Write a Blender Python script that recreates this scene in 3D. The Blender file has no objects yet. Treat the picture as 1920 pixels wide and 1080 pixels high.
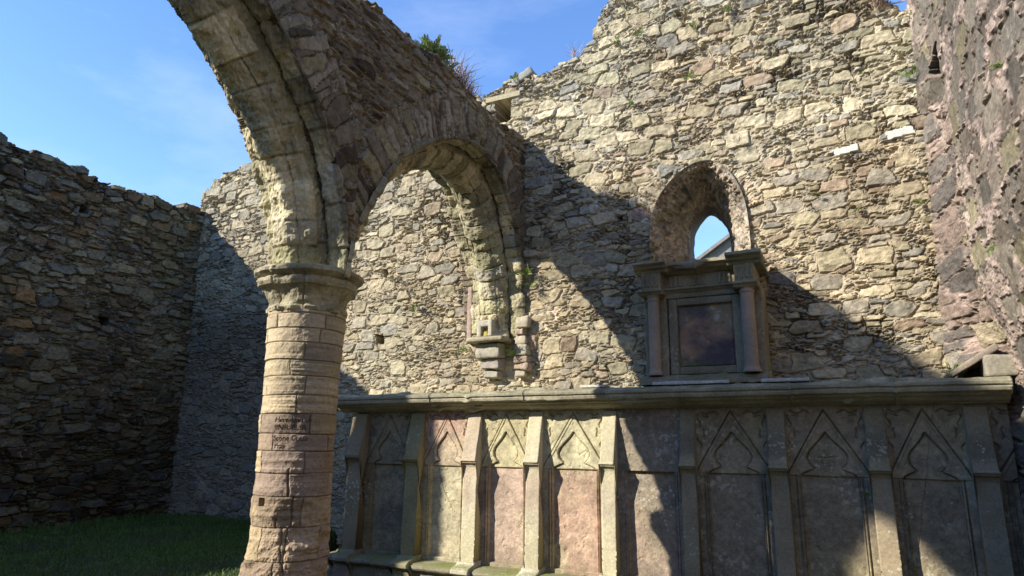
import bpy, bmesh, math, random
import numpy as np
from mathutils import Vector, Matrix
random.seed(4)
sc = bpy.context.scene

# ---------------------------------------------------------------- camera
cam_d = bpy.data.cameras.new('camera'); cam = bpy.data.objects.new('camera', cam_d)
sc.collection.objects.link(cam); sc.camera = cam
cam_d.sensor_width = 36; cam_d.lens = 36*1240/1920; cam_d.clip_end = 2000; cam_d.clip_start = .05
cam.matrix_world = Matrix(((.8936, .0941, .4389, 0), (.4487, -.2076, -.8692, 0), (.0093, .9737, -.2276, 1.6), (0, 0, 0, 1)))
_q = cam.matrix_world.to_quaternion(); _q.normalize()
cam.matrix_world = Matrix.Translation((0, 0, 1.6)) @ _q.to_matrix().to_4x4()

# ---------------------------------------------------------------- sun and sky
SUN = Vector((.95, 1.0, -.826)).normalized()
sl = bpy.data.lights.new('sun', 'SUN'); sl.energy = 5.0; sl.angle = math.radians(.53); sl.color = (1, .93, .80)
so = bpy.data.objects.new('sun', sl); sc.collection.objects.link(so)
so.rotation_euler = SUN.to_track_quat('-Z', 'Y').to_euler(); so.location = (-20, -20, 20)
w = bpy.data.worlds.new('World'); sc.world = w; w.use_nodes = True
nt = w.node_tree; nt.nodes.clear()
out = nt.nodes.new('ShaderNodeOutputWorld'); bg = nt.nodes.new('ShaderNodeBackground'); bg.inputs[1].default_value = .10
sky = nt.nodes.new('ShaderNodeTexSky'); sky.sky_type = 'NISHITA'; sky.sun_disc = False
sky.sun_elevation = math.asin(-SUN.z); sky.sun_rotation = math.atan2(-SUN.x, -SUN.y)
sky.air_density = 1.25; sky.dust_density = .0; sky.ozone_density = 3.0
tc = nt.nodes.new('ShaderNodeTexCoord'); mp = nt.nodes.new('ShaderNodeMapping'); mp.inputs['Scale'].default_value = (1.2, 2.6, 5.5)
mp.inputs['Rotation'].default_value = (.25, .3, .5)
nz = nt.nodes.new('ShaderNodeTexNoise'); nz.inputs['Scale'].default_value = 1.5; nz.inputs['Detail'].default_value = 9; nz.inputs['Roughness'].default_value = .62
rp = nt.nodes.new('ShaderNodeValToRGB'); rp.color_ramp.elements[0].position = .50; rp.color_ramp.elements[1].position = .86
rp.color_ramp.elements[1].color = (.22, .22, .22, 1)
mx = nt.nodes.new('ShaderNodeMixRGB'); mx.inputs[2].default_value = (8.5, 9.4, 10.8, 1)
hs = nt.nodes.new('ShaderNodeHueSaturation'); hs.inputs['Hue'].default_value = .512; hs.inputs['Saturation'].default_value = 1.18; hs.inputs['Value'].default_value = 1.85
L = nt.links.new
L(tc.outputs['Generated'], mp.inputs[0]); L(mp.outputs[0], nz.inputs[0]); L(nz.outputs[0], rp.inputs[0]); L(rp.outputs[0], mx.inputs[0])
L(sky.outputs[0], hs.inputs['Color']); L(hs.outputs[0], mx.inputs[1]); L(mx.outputs[0], bg.inputs[0]); L(bg.outputs[0], out.inputs[0])
sc.view_settings.view_transform = 'Standard'; sc.view_settings.look = 'None'; sc.view_settings.exposure = .72; sc.view_settings.gamma = 1
sc.view_settings.use_curve_mapping = False
sc.cycles.max_bounces = 6; sc.cycles.diffuse_bounces = 3

# ---------------------------------------------------------------- numeric helpers
def H(ix, iy, k=0):
    ix = np.asarray(ix).astype(np.int64); iy = np.asarray(iy).astype(np.int64)
    h = (ix*374761393 + iy*668265263 + int(k)*1274126177) & 0xffffffff
    h = ((h ^ (h >> 13))*1274126177) & 0xffffffff
    h = ((h ^ (h >> 16))*2246822519) & 0xffffffff
    h = h ^ (h >> 15)
    return (h & 0xffffff)/16777216.
def vn(x, y, k=0):
    ix = np.floor(x); iy = np.floor(y); fx = x-ix; fy = y-iy
    fx = fx*fx*(3-2*fx); fy = fy*fy*(3-2*fy)
    a = H(ix, iy, k); b = H(ix+1, iy, k); c = H(ix, iy+1, k); d = H(ix+1, iy+1, k)
    return (a*(1-fx)+b*fx)*(1-fy)+(c*(1-fx)+d*fx)*fy-.5
def fbm(x, y, k=0, o=4, g=.5):
    s = 0; a = 1
    for i in range(o):
        s = s+a*vn(x*2**i+i*7.3, y*2**i+i*3.1, k+i*17); a *= g
    return s
def vn3(p, k=0):
    x, y, z = p[..., 0], p[..., 1], p[..., 2]
    iz = np.floor(z); fz = z-iz; fz = fz*fz*(3-2*fz)
    a = vn(x+iz*31.7, y+iz*17.3, k); b = vn(x+(iz+1)*31.7, y+(iz+1)*17.3, k)
    return a*(1-fz)+b*fz
def fbm3(p, k=0, o=3, g=.5):
    s = 0; a = 1
    for i in range(o): s = s+a*vn3(p*2**i+i*5.1, k+i*13); a *= g
    return s
def ss(a, b, x):
    t = np.clip((x-a)/(b-a), 0, 1); return t*t*(3-2*t)
def ip(x, pts):
    pts = sorted(pts); return np.interp(x, [p[0] for p in pts], [p[1] for p in pts])

TAN = (.40, .355, .255); STRAW = (.44, .40, .295); GREEN = (.33, .305, .215); GREY = (.325, .305, .255); SLATE = (.20, .205, .20)
BROWN = (.24, .18, .125); RUST = (.33, .21, .11); PINK = (.34, .25, .215); DKB = (.11, .09, .07); PALE = (.52, .49, .40)
def poly_layer(u, v, cu, cv, seed, present=1., size=(.42, .62), rot=.16):
    """irregular polygonal stones on a jittered grid: distance, second distance, id hashes, centre height, tilt"""
    j0 = np.floor(v/cv)
    D1 = np.full(u.shape, 9.); D2 = np.full(u.shape, 9.); ID = np.zeros(u.shape); CV = np.zeros(u.shape); LX = np.zeros(u.shape); LY = np.zeros(u.shape)
    for dj in (-1, 0, 1):
        j = j0+dj
        off = np.where(j % 2 == 0, 0., .5)*cu
        i0 = np.floor((u-off)/cu)
        for di in (-1, 0, 1):
            i = i0+di
            r = [H(i, j, seed+q) for q in range(9)]
            cx = (i+.5+(r[0]-.5)*.55)*cu+off; cy = (j+.5+(r[1]-.5)*.5)*cv
            a = cu*(size[0]+(size[1]-size[0])*r[2]); b = cv*(size[0]+(size[1]-size[0])*r[3])
            t = (r[4]-.5)*2*rot
            x = (u-cx); y = (v-cy)
            X = (x*np.cos(t)+y*np.sin(t))/a; Y = (-x*np.sin(t)+y*np.cos(t))/b
            s1 = (r[5]-.5)*.7; s2 = (r[6]-.5)*.5
            d = np.maximum(np.maximum(X+s1*Y-1, -X+s2*Y-1), np.maximum(Y+s2*.5*X-1, -Y+s1*.4*X-1))
            d = np.maximum(d, (X*.75+Y*.75)-(1.08+.55*r[7])); d = np.maximum(d, (-X*.75+Y*.75)-(1.08+.55*r[8]))
            d = np.maximum(d, (X*.75-Y*.75)-(1.08+.55*r[6])); d = np.maximum(d, (-X*.75-Y*.75)-(1.08+.55*r[5]))
            d = d*np.minimum(a, b)
            d = np.where(H(i, j, seed+31) < present, d, 9.)
            better = d < D1
            D2 = np.where(better, D1, np.minimum(D2, d))
            ID = np.where(better, H(i, j, seed+77), ID); CV = np.where(better, cy, CV)
            LX = np.where(better, X, LX); LY = np.where(better, Y, LY); D1 = np.where(better, d, D1)
    return D1, D2, ID, CV, LX, LY
def pick(idh, pal, wts, k=0):
    r = (idh*997.13+k*.37) % 1.0
    cw = np.cumsum(wts)/np.sum(wts); c = np.zeros(idh.shape+(3,))
    lo = 0
    for col, hi in zip(pal, cw):
        m = (r >= lo) & (r < hi+1e-9); c[m] = col; lo = hi
    b = .74+.50*((idh*313.7) % 1.0)
    return c*b[..., None]
def rubble(u, v, seed=0, big=(.29, .15), mid=(.17, .062), sliv=(.105, .020), pb=.48, pm=.50, mortar=(.42, .375, .29),
           palb=None, pals=None, hb=.026, mort_d=.013, jw=1., rough=1.):
    palb = palb or ((TAN, 5), (STRAW, 1.5), (GREEN, 2), (GREY, 3), ((.25, .245, .22), 1.3), ((.31, .25, .19), 1))
    pals = pals or ((GREY, 4), (TAN, 4), (SLATE, 2), ((.28, .235, .18), 2), (GREEN, 2))
    du = fbm(u*2.3, v*2.3, seed+5)*.10; dv = fbm(u*1.7, v*2.9, seed+9)*.07
    wu = fbm(u*13, v*13, seed+6, 3)*.018; wv = fbm(u*11, v*15, seed+7, 3)*.016
    U = u+du+wu; V = v+dv+wv
    cw, sw_ = .6*fbm(u*1.1, v*1.1, seed+8), 0
    B = poly_layer(U, V, big[0], big[1], seed+100, pb, (.34, .54))
    M = poly_layer(U, V, mid[0], mid[1], seed+200, pm, (.38, .60))
    S = poly_layer(U+wu, V+wv*.9+np.clip(.03-np.minimum(B[0], M[0]), 0, .03)*.25+.10*cw*.3, sliv[0], sliv[1], seed+300, 1., (.50, .66), .12)
    def prof(D, be):
        inner = np.minimum(-D[0], (D[1]-D[0])*.5); return ss(0, be, inner)
    pB, pM, pS = prof(B, .010), prof(M, .007), prof(S, .0045)
    wb = (B[0] < 0); wm = (~wb) & (M[0] < 0)
    def tilt(D, k): return ((D[2]*k) % 1-.5)*D[4]+((D[2]*k*3.7) % 1-.5)*D[5]
    tex = fbm(u*22, v*34, seed+41, 4, .6)
    fac = np.abs(fbm(u*7+B[2]*9, v*7, seed+44, 3))
    hB = pB*(hb*(.45+.75*((B[2]*57.1) % 1))+tilt(B, 91.)*.022-fac*.026)
    hM = pM*(hb*.75*(.3+1.0*((M[2]*57.1) % 1))+tilt(M, 91.)*.014)
    hS = pS*(.002+.036*((S[2]*57.1) % 1)+tilt(S, 51.)*.010)
    edgeB = ss(0, .02, B[0]); edgeM = ss(0, .012, M[0])
    h = np.where(wb, hB, np.where(wm, hM, hS*np.minimum(edgeB, edgeM)))-mort_d
    h = h+tex*.007*rough
    cB = pick(B[2], [p[0] for p in palb], [p[1] for p in palb]); cM = pick(M[2], [p[0] for p in palb], [p[1] for p in palb], 3); cS = pick(S[2], [p[0] for p in pals], [p[1] for p in pals], 5)
    pp = np.where(wb, pB, np.where(wm, pM, pS*np.minimum(edgeB, edgeM)))
    col = np.where(wb[..., None], cB, np.where(wm[..., None], cM, cS))
    mk = 1-ss(0, .55*jw, pp)
    mcol = np.array(mortar)*(1+.35*fbm(u*5, v*5, seed+60))[..., None]
    # part of the joints is open and dark with dirt, part is pointed with mortar
    dirt = ss(-.06, .30, fbm(u*3.1, v*3.1, seed+61, 3))*(.45+.55*ss(-.12, .18, fbm(u*.55+4, v*.55, seed+88, 2)))
    mcol = mcol*(1-dirt)[..., None]+np.array((.13, .105, .075))*dirt[..., None]
    jd = .35+.65*ss(-.12, .18, fbm(u*.55+4, v*.55, seed+88, 2))
    h = h-dirt*mk*.016*jd-.011*jd*np.exp(-(np.where(wb, np.minimum(-B[0], 1), np.where(wm, -M[0], .02))/.006)**2)
    col = col*(1-mk)[..., None]+mcol*mk[..., None]
    blot = fbm(u*1.3, v*1.3, seed+70, 4)
    col = col*(1+.35*blot)[..., None]*(1+.50*tex)[..., None]
    cv = np.where(wb, B[3], np.where(wm, M[3], S[3]))-dv
    sid = np.where(wb, B[2]+10, np.where(wm, M[2]+20, S[2]+30))
    return dict(pp=pp, stone=wb | wm, h=h, col=np.clip(col, .015, .8), cv=cv, sid=sid, big=wb)

# ---------------------------------------------------------------- object helpers
def tag(o, label, cat, group=None, kind=None):
    if label: o['label'] = label
    if cat: o['category'] = cat
    if group: o['group'] = group
    if kind: o['kind'] = kind
    return o
def empty(name, loc, label, cat, group=None):
    o = bpy.data.objects.new(name, None); sc.collection.objects.link(o); o.location = loc; o.empty_display_size = .1
    return tag(o, label, cat, group)
def link(name, me, mat, parent=None):
    o = bpy.data.objects.new(name, me); sc.collection.objects.link(o)
    me.materials.append(mat)
    if parent is not None:
        top = parent; mw = Matrix.Identity(4)
        chain = []
        while top is not None: chain.append(top); top = top.parent
        loc = Vector((0, 0, 0))
        for c in chain: loc += c.location
        o.parent = parent; o.location = -loc
    return o
def mesh_np(name, V, F, col=None, smooth=True):
    """V (n,3); F (k,4) quads or list of arrays of quads / triangles"""
    me = bpy.data.meshes.new(name)
    Fs = F if isinstance(F, list) else [F]
    Fs = [f for f in Fs if len(f)]
    nl = sum(f.size for f in Fs); nf = sum(len(f) for f in Fs)
    me.vertices.add(len(V)); me.vertices.foreach_set('co', np.ascontiguousarray(V, dtype=np.float32).ravel())
    me.loops.add(nl); me.loops.foreach_set('vertex_index', np.concatenate([f.ravel() for f in Fs]).astype(np.int32))
    me.polygons.add(nf)
    tot = np.concatenate([np.full(len(f), f.shape[1]) for f in Fs]).astype(np.int32)
    st = np.concatenate([[0], np.cumsum(tot)[:-1]]).astype(np.int32)
    me.polygons.foreach_set('loop_start', st); me.polygons.foreach_set('loop_total', tot)
    me.polygons.foreach_set('use_smooth', np.full(nf, smooth))
    if col is not None:
        a = me.attributes.new('Col', 'FLOAT_COLOR', 'POINT')
        c4 = np.ones((len(V), 4), dtype=np.float32); c4[:, :3] = col; a.data.foreach_set('color', c4.ravel())
    me.update(calc_edges=True); me.validate()
    return me
def grid_faces(n, m, keep=None):
    idx = np.arange(n*m).reshape(n, m)
    f = np.stack([idx[:-1, :-1], idx[1:, :-1], idx[1:, 1:], idx[:-1, 1:]], -1)
    return f.reshape(-1, 4) if keep is None else f[keep]
def grid_obj(name, P, col, mat, parent=None, keep=None, extr=None, back=None, smooth=True):
    smooth = mat not in FLAT
    n, m = P.shape[:2]
    F = grid_faces(n, m, keep)
    V = P.reshape(-1, 3); C = col.reshape(-1, 3)
    Fs = [F]; Vs = [V]; Cs = [C]
    if extr is not None:
        E = F[:, [0, 1, 1, 2, 2, 3, 3, 0]].reshape(-1, 2)
        key = np.sort(E, 1); k = key[:, 0]*(n*m)+key[:, 1]
        _, inv, cnt = np.unique(k, return_inverse=True, return_counts=True)
        be = E[cnt[inv.ravel()] == 1]
        uv, ii = np.unique(be, return_inverse=True); ii = ii.reshape(-1, 2)
        base = sum(len(x) for x in Vs); q = len(uv)
        ex = extr.reshape(-1, 3)[uv]
        Vs += [V[uv], V[uv]+ex*.35, V[uv]+ex]; Cs += [C[uv]]*3
        a, b = ii[:, 0]+base, ii[:, 1]+base
        Fs += [np.stack([b, a, a+q, b+q], 1), np.stack([b+q, a+q, a+2*q, b+2*q], 1)]
    if back is not None:
        base = sum(len(x) for x in Vs)
        Vs.append(back.reshape(-1, 3)); Cs.append(C); Fs.append(F[:, ::-1]+base)
    V = np.concatenate(Vs); C = np.concatenate(Cs); F = np.concatenate(Fs)
    used = np.zeros(len(V), bool); used[F.ravel()] = True
    rm = np.cumsum(used)-1
    return link(name, mesh_np(name, V[used], rm[F], C[used], smooth), mat, parent)
def normals(P):
    a = np.gradient(P, axis=0); b = np.gradient(P, axis=1); N = np.cross(a, b)
    return N/np.maximum(np.linalg.norm(N, axis=2, keepdims=True), 1e-9)
def rbox(lo, hi, r=.008, res=.03, amp=.004, nf=6., seed=0, taper=None):
    """a worn, slightly rounded block as (V, F)"""
    lo = np.array(lo, float); hi = np.array(hi, float); Vs = []; Fs = []; base = 0
    r = min(r, (hi-lo).min()*.45); c = (lo+hi)/2
    for ax in range(3):
        a, b = [i for i in range(3) if i != ax]
        na = int(min(60, max(2, (hi[a]-lo[a])/res)))+1; nb = int(min(60, max(2, (hi[b]-lo[b])/res)))+1
        def lin(l, h, k):
            t = np.linspace(l, h, k); return np.unique(np.concatenate([t, [l+r*.4, l+r, h-r, h-r*.4]]))
        A, B = np.meshgrid(lin(lo[a], hi[a], na), lin(lo[b], hi[b], nb), indexing='ij')
        for s, val in ((0, lo[ax]), (1, hi[ax])):
            P = np.zeros(A.shape+(3,)); P[..., a] = A; P[..., b] = B; P[..., ax] = val
            Q = np.clip(P, lo+r, hi-r); D = P-Q; D /= np.maximum(np.linalg.norm(D, axis=2, keepdims=True), 1e-9)
            P = Q+D*r+D*(fbm3(Q*nf, seed)[..., None]*amp)
            f = grid_faces(*A.shape)
            if (ax == 1) == (s == 1): f = f[:, ::-1]
            Vs.append(P.reshape(-1, 3)); Fs.append((f if ax != 0 or True else f)+base); base += A.size
    V = np.concatenate(Vs)
    if taper is not None: V = taper(V)
    return V, np.concatenate(Fs)
def join(parts):
    Vs = []; Fs = []; b = 0
    for V, F in parts: Vs.append(V); Fs.append(F+b); b += len(V)
    return np.concatenate(Vs), np.concatenate(Fs)
def vf_obj(name, VF, mat, parent=None, smooth=True):
    return link(name, mesh_np(name, VF[0], VF[1], None, smooth), mat, parent)
def dense(prof, res):
    out = [prof[0]]
    for p, q in zip(prof[:-1], prof[1:]):
        k = max(1, int(math.ceil(math.dist(p, q)/res)))
        for i in range(1, k+1): out.append((p[0]+(q[0]-p[0])*i/k, p[1]+(q[1]-p[1])*i/k))
    return np.array(out)
def moulding(prof, x0, x1, res=.02, amp=.004, seed=0, joints=(), chips=.0):
    """profile of (y,z) run along X, capped at both ends; joints are x positions of narrow gaps"""
    pr = dense(prof, .008)
    xs = np.arange(x0, x1+res*.5, res)
    for j in joints: xs = np.concatenate([xs, [j-.008, j-.003, j+.003, j+.008]])
    xs = np.unique(np.clip(xs, x0, x1))
    P = np.zeros((len(xs), len(pr), 3)); P[..., 0] = xs[:, None]; P[..., 1] = pr[None, :, 0]; P[..., 2] = pr[None, :, 1]
    N = normals(P); cy = pr[:, 0].max()
    h = fbm3(P*7, seed, 3)*amp*2+fbm3(P*30, seed+3, 2)*amp*.6
    if chips:
        ch = fbm3(P*np.array((3.1, 9, 9)), seed+8, 3); h = h-ss(.33, .55, ch)*chips
    for j in joints: h = h-.012*np.exp(-((P[..., 0]-j)/.0045)**2)
    seg = np.zeros_like(h)
    jj = [x0-1]+list(joints)+[x1+1]
    for i in range(len(jj)-1):
        m = (P[..., 0] >= jj[i]) & (P[..., 0] < jj[i+1]); seg[m] = (H(i, seed, 3)-.5)*.008
    back = ss(cy-.001, cy-.03, P[..., 1])
    P = P+(N*np.sign(1)*-1 if False else N)*((h+seg)*back)[..., None]*FL
    V = P.reshape(-1, 3); F = grid_faces(*P.shape[:2])
    c0 = P[0].mean(0); c1 = P[-1].mean(0); k = len(pr); b = len(V)
    V = np.concatenate([V, [c0, c1]])
    i = np.arange(k-1); e = (len(xs)-1)*k
    caps = np.concatenate([np.stack([i, i+1, np.full(k-1, b), np.full(k-1, b)], 1), np.stack([e+i+1, e+i, np.full(k-1, b+1), np.full(k-1, b+1)], 1)])
    return V, F, caps[:, :3]
FL = 1
def mould_obj(name, prof, x0, x1, mat, parent=None, **k):
    V, F, T = moulding(prof, x0, x1, **k)
    return link(name, mesh_np(name, V, [F, T]), mat, parent)
def inpoly(x, y, poly):
    r = np.zeros(x.shape, bool); n = len(poly)
    for i in range(n):
        x0, y0 = poly[i]; x1, y1 = poly[(i+1) % n]
        if y0 == y1: continue
        c = ((y0 > y) != (y1 > y)) & (x < (x1-x0)*(y-y0)/(y1-y0)+x0); r ^= c
    return r
def smooth_path(pts, n):
    """Chaikin smoothing then resample by arc length"""
    p = np.array(pts, float)
    for _ in range(3):
        q = [p[0]]
        for a, b in zip(p[:-1], p[1:]): q += [a*.75+b*.25, a*.25+b*.75]
        q.append(p[-1]); p = np.array(q)
    s = np.concatenate([[0], np.cumsum(np.linalg.norm(np.diff(p, axis=0), axis=1))])
    t = np.linspace(0, s[-1], n)
    return np.stack([np.interp(t, s, p[:, i]) for i in range(p.shape[1])], 1), s[-1]

# ---------------------------------------------------------------- materials
def mat_stone(name, attr=True, base=(.3, .28, .22), base2=None, bump=.35, scale=30., lichen=.0, lichen_col=(.55, .55, .45), moss=0., moss_col=(.10, .13, .035),
              var=.35, sat=1., rough=.93, bscale=6., strata=0.):
    m = bpy.data.materials.new(name); m.use_nodes = True; t = m.node_tree; N = t.nodes; Lk = t.links.new
    b = N['Principled BSDF']; b.inputs['Roughness'].default_value = rough; b.inputs['Specular IOR Level'].default_value = .25
    co = N.new('ShaderNodeTexCoord').outputs['Object']
    def noise(s, d=6, r=.6, v=None):
        n = N.new('ShaderNodeTexNoise'); n.inputs['Scale'].default_value = s; n.inputs['Detail'].default_value = d; n.inputs['Roughness'].default_value = r
        Lk(v or co, n.inputs[0]); return n.outputs[0]
    def ramp(x, a, c, lo=0., hi=1.):
        n = N.new('ShaderNodeMapRange'); n.inputs[1].default_value = a; n.inputs[2].default_value = c; n.inputs[3].default_value = lo; n.inputs[4].default_value = hi; Lk(x, n.inputs[0]); return n.outputs[0]
    def mixc(f, a, c, mode='MIX'):
        n = N.new('ShaderNodeMixRGB'); n.blend_type = mode
        for i, v in ((0, f), (1, a), (2, c)):
            if hasattr(v, 'links'): Lk(v, n.inputs[i])
            else: n.inputs[i].default_value = v if i == 0 else (*v, 1)
        return n.outputs[0]
    if attr:
        a = N.new('ShaderNodeAttribute'); a.attribute_name = 'Col'; c = a.outputs['Color']
        if base2: c = mixc(ramp(noise(bscale*.4, 4), .45, .62), c, base2)
    else:
        c = mixc(ramp(noise(bscale*.35, 5, .65), .38, .62), base, base2 or tuple(x*.7 for x in base))
        c = mixc(ramp(noise(bscale, 6, .7), .3, .7, 0, .5), c, tuple(x*.62 for x in base))
    c = mixc(1., c, ramp(noise(scale*1.3, 5, .75), .25, .75, 1-var, 1+var), 'MULTIPLY')
    if strata:
        mpn = N.new('ShaderNodeMapping'); mpn.inputs['Scale'].default_value = (1.5, 1.5, 28); Lk(co, mpn.inputs[0])
        c = mixc(1., c, ramp(noise(1.4, 5, .6, mpn.outputs[0]), .3, .7, 1-strata, 1+strata), 'MULTIPLY')
    if moss:
        g = N.new('ShaderNodeNewGeometry'); sp = N.new('ShaderNodeSeparateXYZ'); Lk(g.outputs['Normal'], sp.inputs[0])
        up = ramp(sp.outputs[2], -.15, .8, .0, .30)
        ad = N.new('ShaderNodeMath'); ad.operation = 'ADD'; Lk(noise(bscale*.8, 7, .7), ad.inputs[0]); Lk(up, ad.inputs[1])
        c = mixc(ramp(ad.outputs[0], .78-.32*moss, .98-.32*moss), c, moss_col)
    if lichen:
        v = N.new('ShaderNodeTexVoronoi'); v.inputs['Scale'].default_value = 26; Lk(co, v.inputs[0])
        sz = ramp(noise(2.3, 4, .6), .47, .68, -.10, .42)
        su = N.new('ShaderNodeMath'); su.operation = 'SUBTRACT'; Lk(sz, su.inputs[0]); Lk(v.outputs['Distance'], su.inputs[1])
        f = ramp(su.outputs[0], 0, .06, 0, lichen); c = mixc(f, c, lichen_col)
        v2 = N.new('ShaderNodeTexNoise'); v2.inputs['Scale'].default_value = 130; v2.inputs['Detail'].default_value = 2; Lk(co, v2.inputs[0])
        c = mixc(ramp(v2.outputs[0], .66, .72, 0, lichen*.8), c, lichen_col)
    if sat != 1.:
        h = N.new('ShaderNodeHueSaturation'); h.inputs['Saturation'].default_value = sat; Lk(c, h.inputs['Color']); c = h.outputs[0]
    Lk(c, b.inputs['Base Color'])
    ad = N.new('ShaderNodeMath'); ad.operation = 'MULTIPLY_ADD'; ad.inputs[1].default_value = .45
    Lk(noise(scale*4.5, 4, .7), ad.inputs[0]); Lk(noise(scale, 7, .65), ad.inputs[2])
    bu = N.new('ShaderNodeBump'); bu.inputs['Strength'].default_value = bump; bu.inputs['Distance'].default_value = .02
    Lk(ad.outputs[0], bu.inputs['Height']); Lk(bu.outputs[0], b.inputs['Normal'])
    return m
M_wall = mat_stone('rubble_stone', bump=.5, lichen=.30, lichen_col=(.55, .53, .44), var=.30)
M_left = mat_stone('dark_rubble_stone', bump=.5, lichen=.35, lichen_col=(.40, .39, .34), moss=.25, moss_col=(.11, .115, .045))
M_arc = mat_stone('arcade_rubble_stone', bump=.55, lichen=.55, lichen_col=(.42, .40, .36))
M_right = mat_stone('pink_mortar_stone', bump=.8, scale=45, lichen=.35, lichen_col=(.60, .52, .47), var=.35)
M_ash = mat_stone('yellow_ashlar', bump=.4, lichen=.25, lichen_col=(.50, .49, .40), moss=.14, moss_col=(.20, .20, .09), strata=.12)
M_col = mat_stone('column_sandstone', bump=.38, lichen=.08, strata=.10, var=.28)
M_plaster = mat_stone('embrasure_plaster', bump=.8, scale=30, lichen=.2)
M_dress = mat_stone('window_dressing_stone', attr=False, base=(.33, .27, .24), base2=(.22, .19, .17), bump=.5)
def tomb_mat(name, b1, b2, **k):
    k.setdefault('lichen', .6); k.setdefault('bump', .28); k.setdefault('moss', .16); k.setdefault('var', .32); k.setdefault('bscale', 5.); k.setdefault('scale', 38.)
    return mat_stone(name, attr=True, base2=None, moss_col=(.19, .20, .08), **k)
M_tomb = tomb_mat('tomb_sandstone', None, None)
M_cor = mat_stone('cornice_mossy_stone', attr=False, base=(.46, .42, .30), base2=(.24, .215, .155), bump=.35, moss=.30, moss_col=(.16, .165, .085), lichen=.4)
M_mon = mat_stone('monument_grey_stone', attr=False, base=(.32, .28, .19), base2=(.15, .13, .085), bump=.5, moss=.30, moss_col=(.14, .16, .06), lichen=.25)
M_monc = mat_stone('monument_cap_mossy_stone', attr=False, base=(.26, .255, .18), base2=(.15, .15, .09), bump=.45, moss=.6, moss_col=(.22, .24, .10), lichen=.2)
M_red = mat_stone('monument_red_sandstone', attr=False, base=(.39, .30, .225), base2=(.24, .21, .17), bump=.22, bscale=3., lichen=.18, var=.2)
M_slab = mat_stone('memorial_slab_red_stone', attr=True, base=(.22, .155, .14), base2=(.085, .072, .078), bump=.22, bscale=3.2, lichen=.30, lichen_col=(.30, .27, .22), moss=.12, moss_col=(.12, .13, .05), var=.2)
M_white = mat_stone('pale_slab_stone', attr=False, base=(.62, .60, .55), base2=(.45, .43, .38), bump=.3, lichen=.2)
M_slate = mat_stone('roof_slate', attr=False, base=(.25, .225, .21), base2=(.19, .17, .165), bump=.2, scale=8)
M_render = mat_stone('house_render', attr=False, base=(.40, .38, .34), bump=.1, scale=8)
M_soil = mat_stone('earth_and_turf', attr=False, base=(.045, .065, .02), base2=(.05, .05, .025), bump=.6, scale=18)
def leaf_mat(name, c1, c2):
    m = bpy.data.materials.new(name); m.use_nodes = True; t = m.node_tree; b = t.nodes['Principled BSDF']; b.inputs['Roughness'].default_value = .6
    g = t.nodes.new('ShaderNodeNewGeometry'); r = t.nodes.new('ShaderNodeMixRGB'); r.inputs[1].default_value = (*c1, 1); r.inputs[2].default_value = (*c2, 1)
    t.links.new(g.outputs['Random Per Island'], r.inputs[0]); t.links.new(r.outputs[0], b.inputs['Base Color']); return m
M_leaf = leaf_mat('fern_leaf', (.12, .20, .04), (.22, .26, .06)); M_shrub = leaf_mat('shrub_leaf', (.10, .17, .04), (.24, .28, .09))
M_dry = leaf_mat('dry_stem', (.50, .38, .30), (.30, .20, .16)); M_grass = leaf_mat('grass_blade', (.055, .115, .015), (.09, .165, .025))
M_yel = mat_stone('yellow_lichen_stone', attr=False, base=(.55, .45, .10), bump=.3)

FLAT = (M_wall, M_left, M_arc, M_right, M_ash, M_col, M_tomb)
# ---------------------------------------------------------------- ground
def ground_z(x, y):
    b0 = 3.15+2.27*ss(3.9, 5.6, y)
    t = ss(0, 1, (-x-b0)/(.30-.10*ss(4, 6, y)))*ss(-4, -1, y)
    return .56*t+fbm(x*1.3, y*1.3, 3, 3)*.05*t+fbm(x*5, y*5, 4, 2)*.012
def build_ground():
    xs = np.unique(np.concatenate([np.linspace(-9.2, 2, 260), np.linspace(-600, -9.2, 30), np.linspace(2, 600, 30)]))
    ys = np.unique(np.concatenate([np.linspace(-1, 7, 170), np.linspace(-600, -1, 30), np.linspace(7, 600, 30)]))
    X, Y = np.meshgrid(xs, ys, indexing='ij')
    fade = ss(12, 9.2, -X)*ss(12, 7.2, Y)
    Z = ground_z(X, Y)*fade
    P = np.stack([X, Y, Z], -1)
    me = mesh_np('ground', P.reshape(-1, 3), grid_faces(*X.shape)); o = link('ground', me, M_soil)
    tag(o, 'dark turf floor of the roofless ruin', 'ground', kind='structure')
build_ground()
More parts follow.
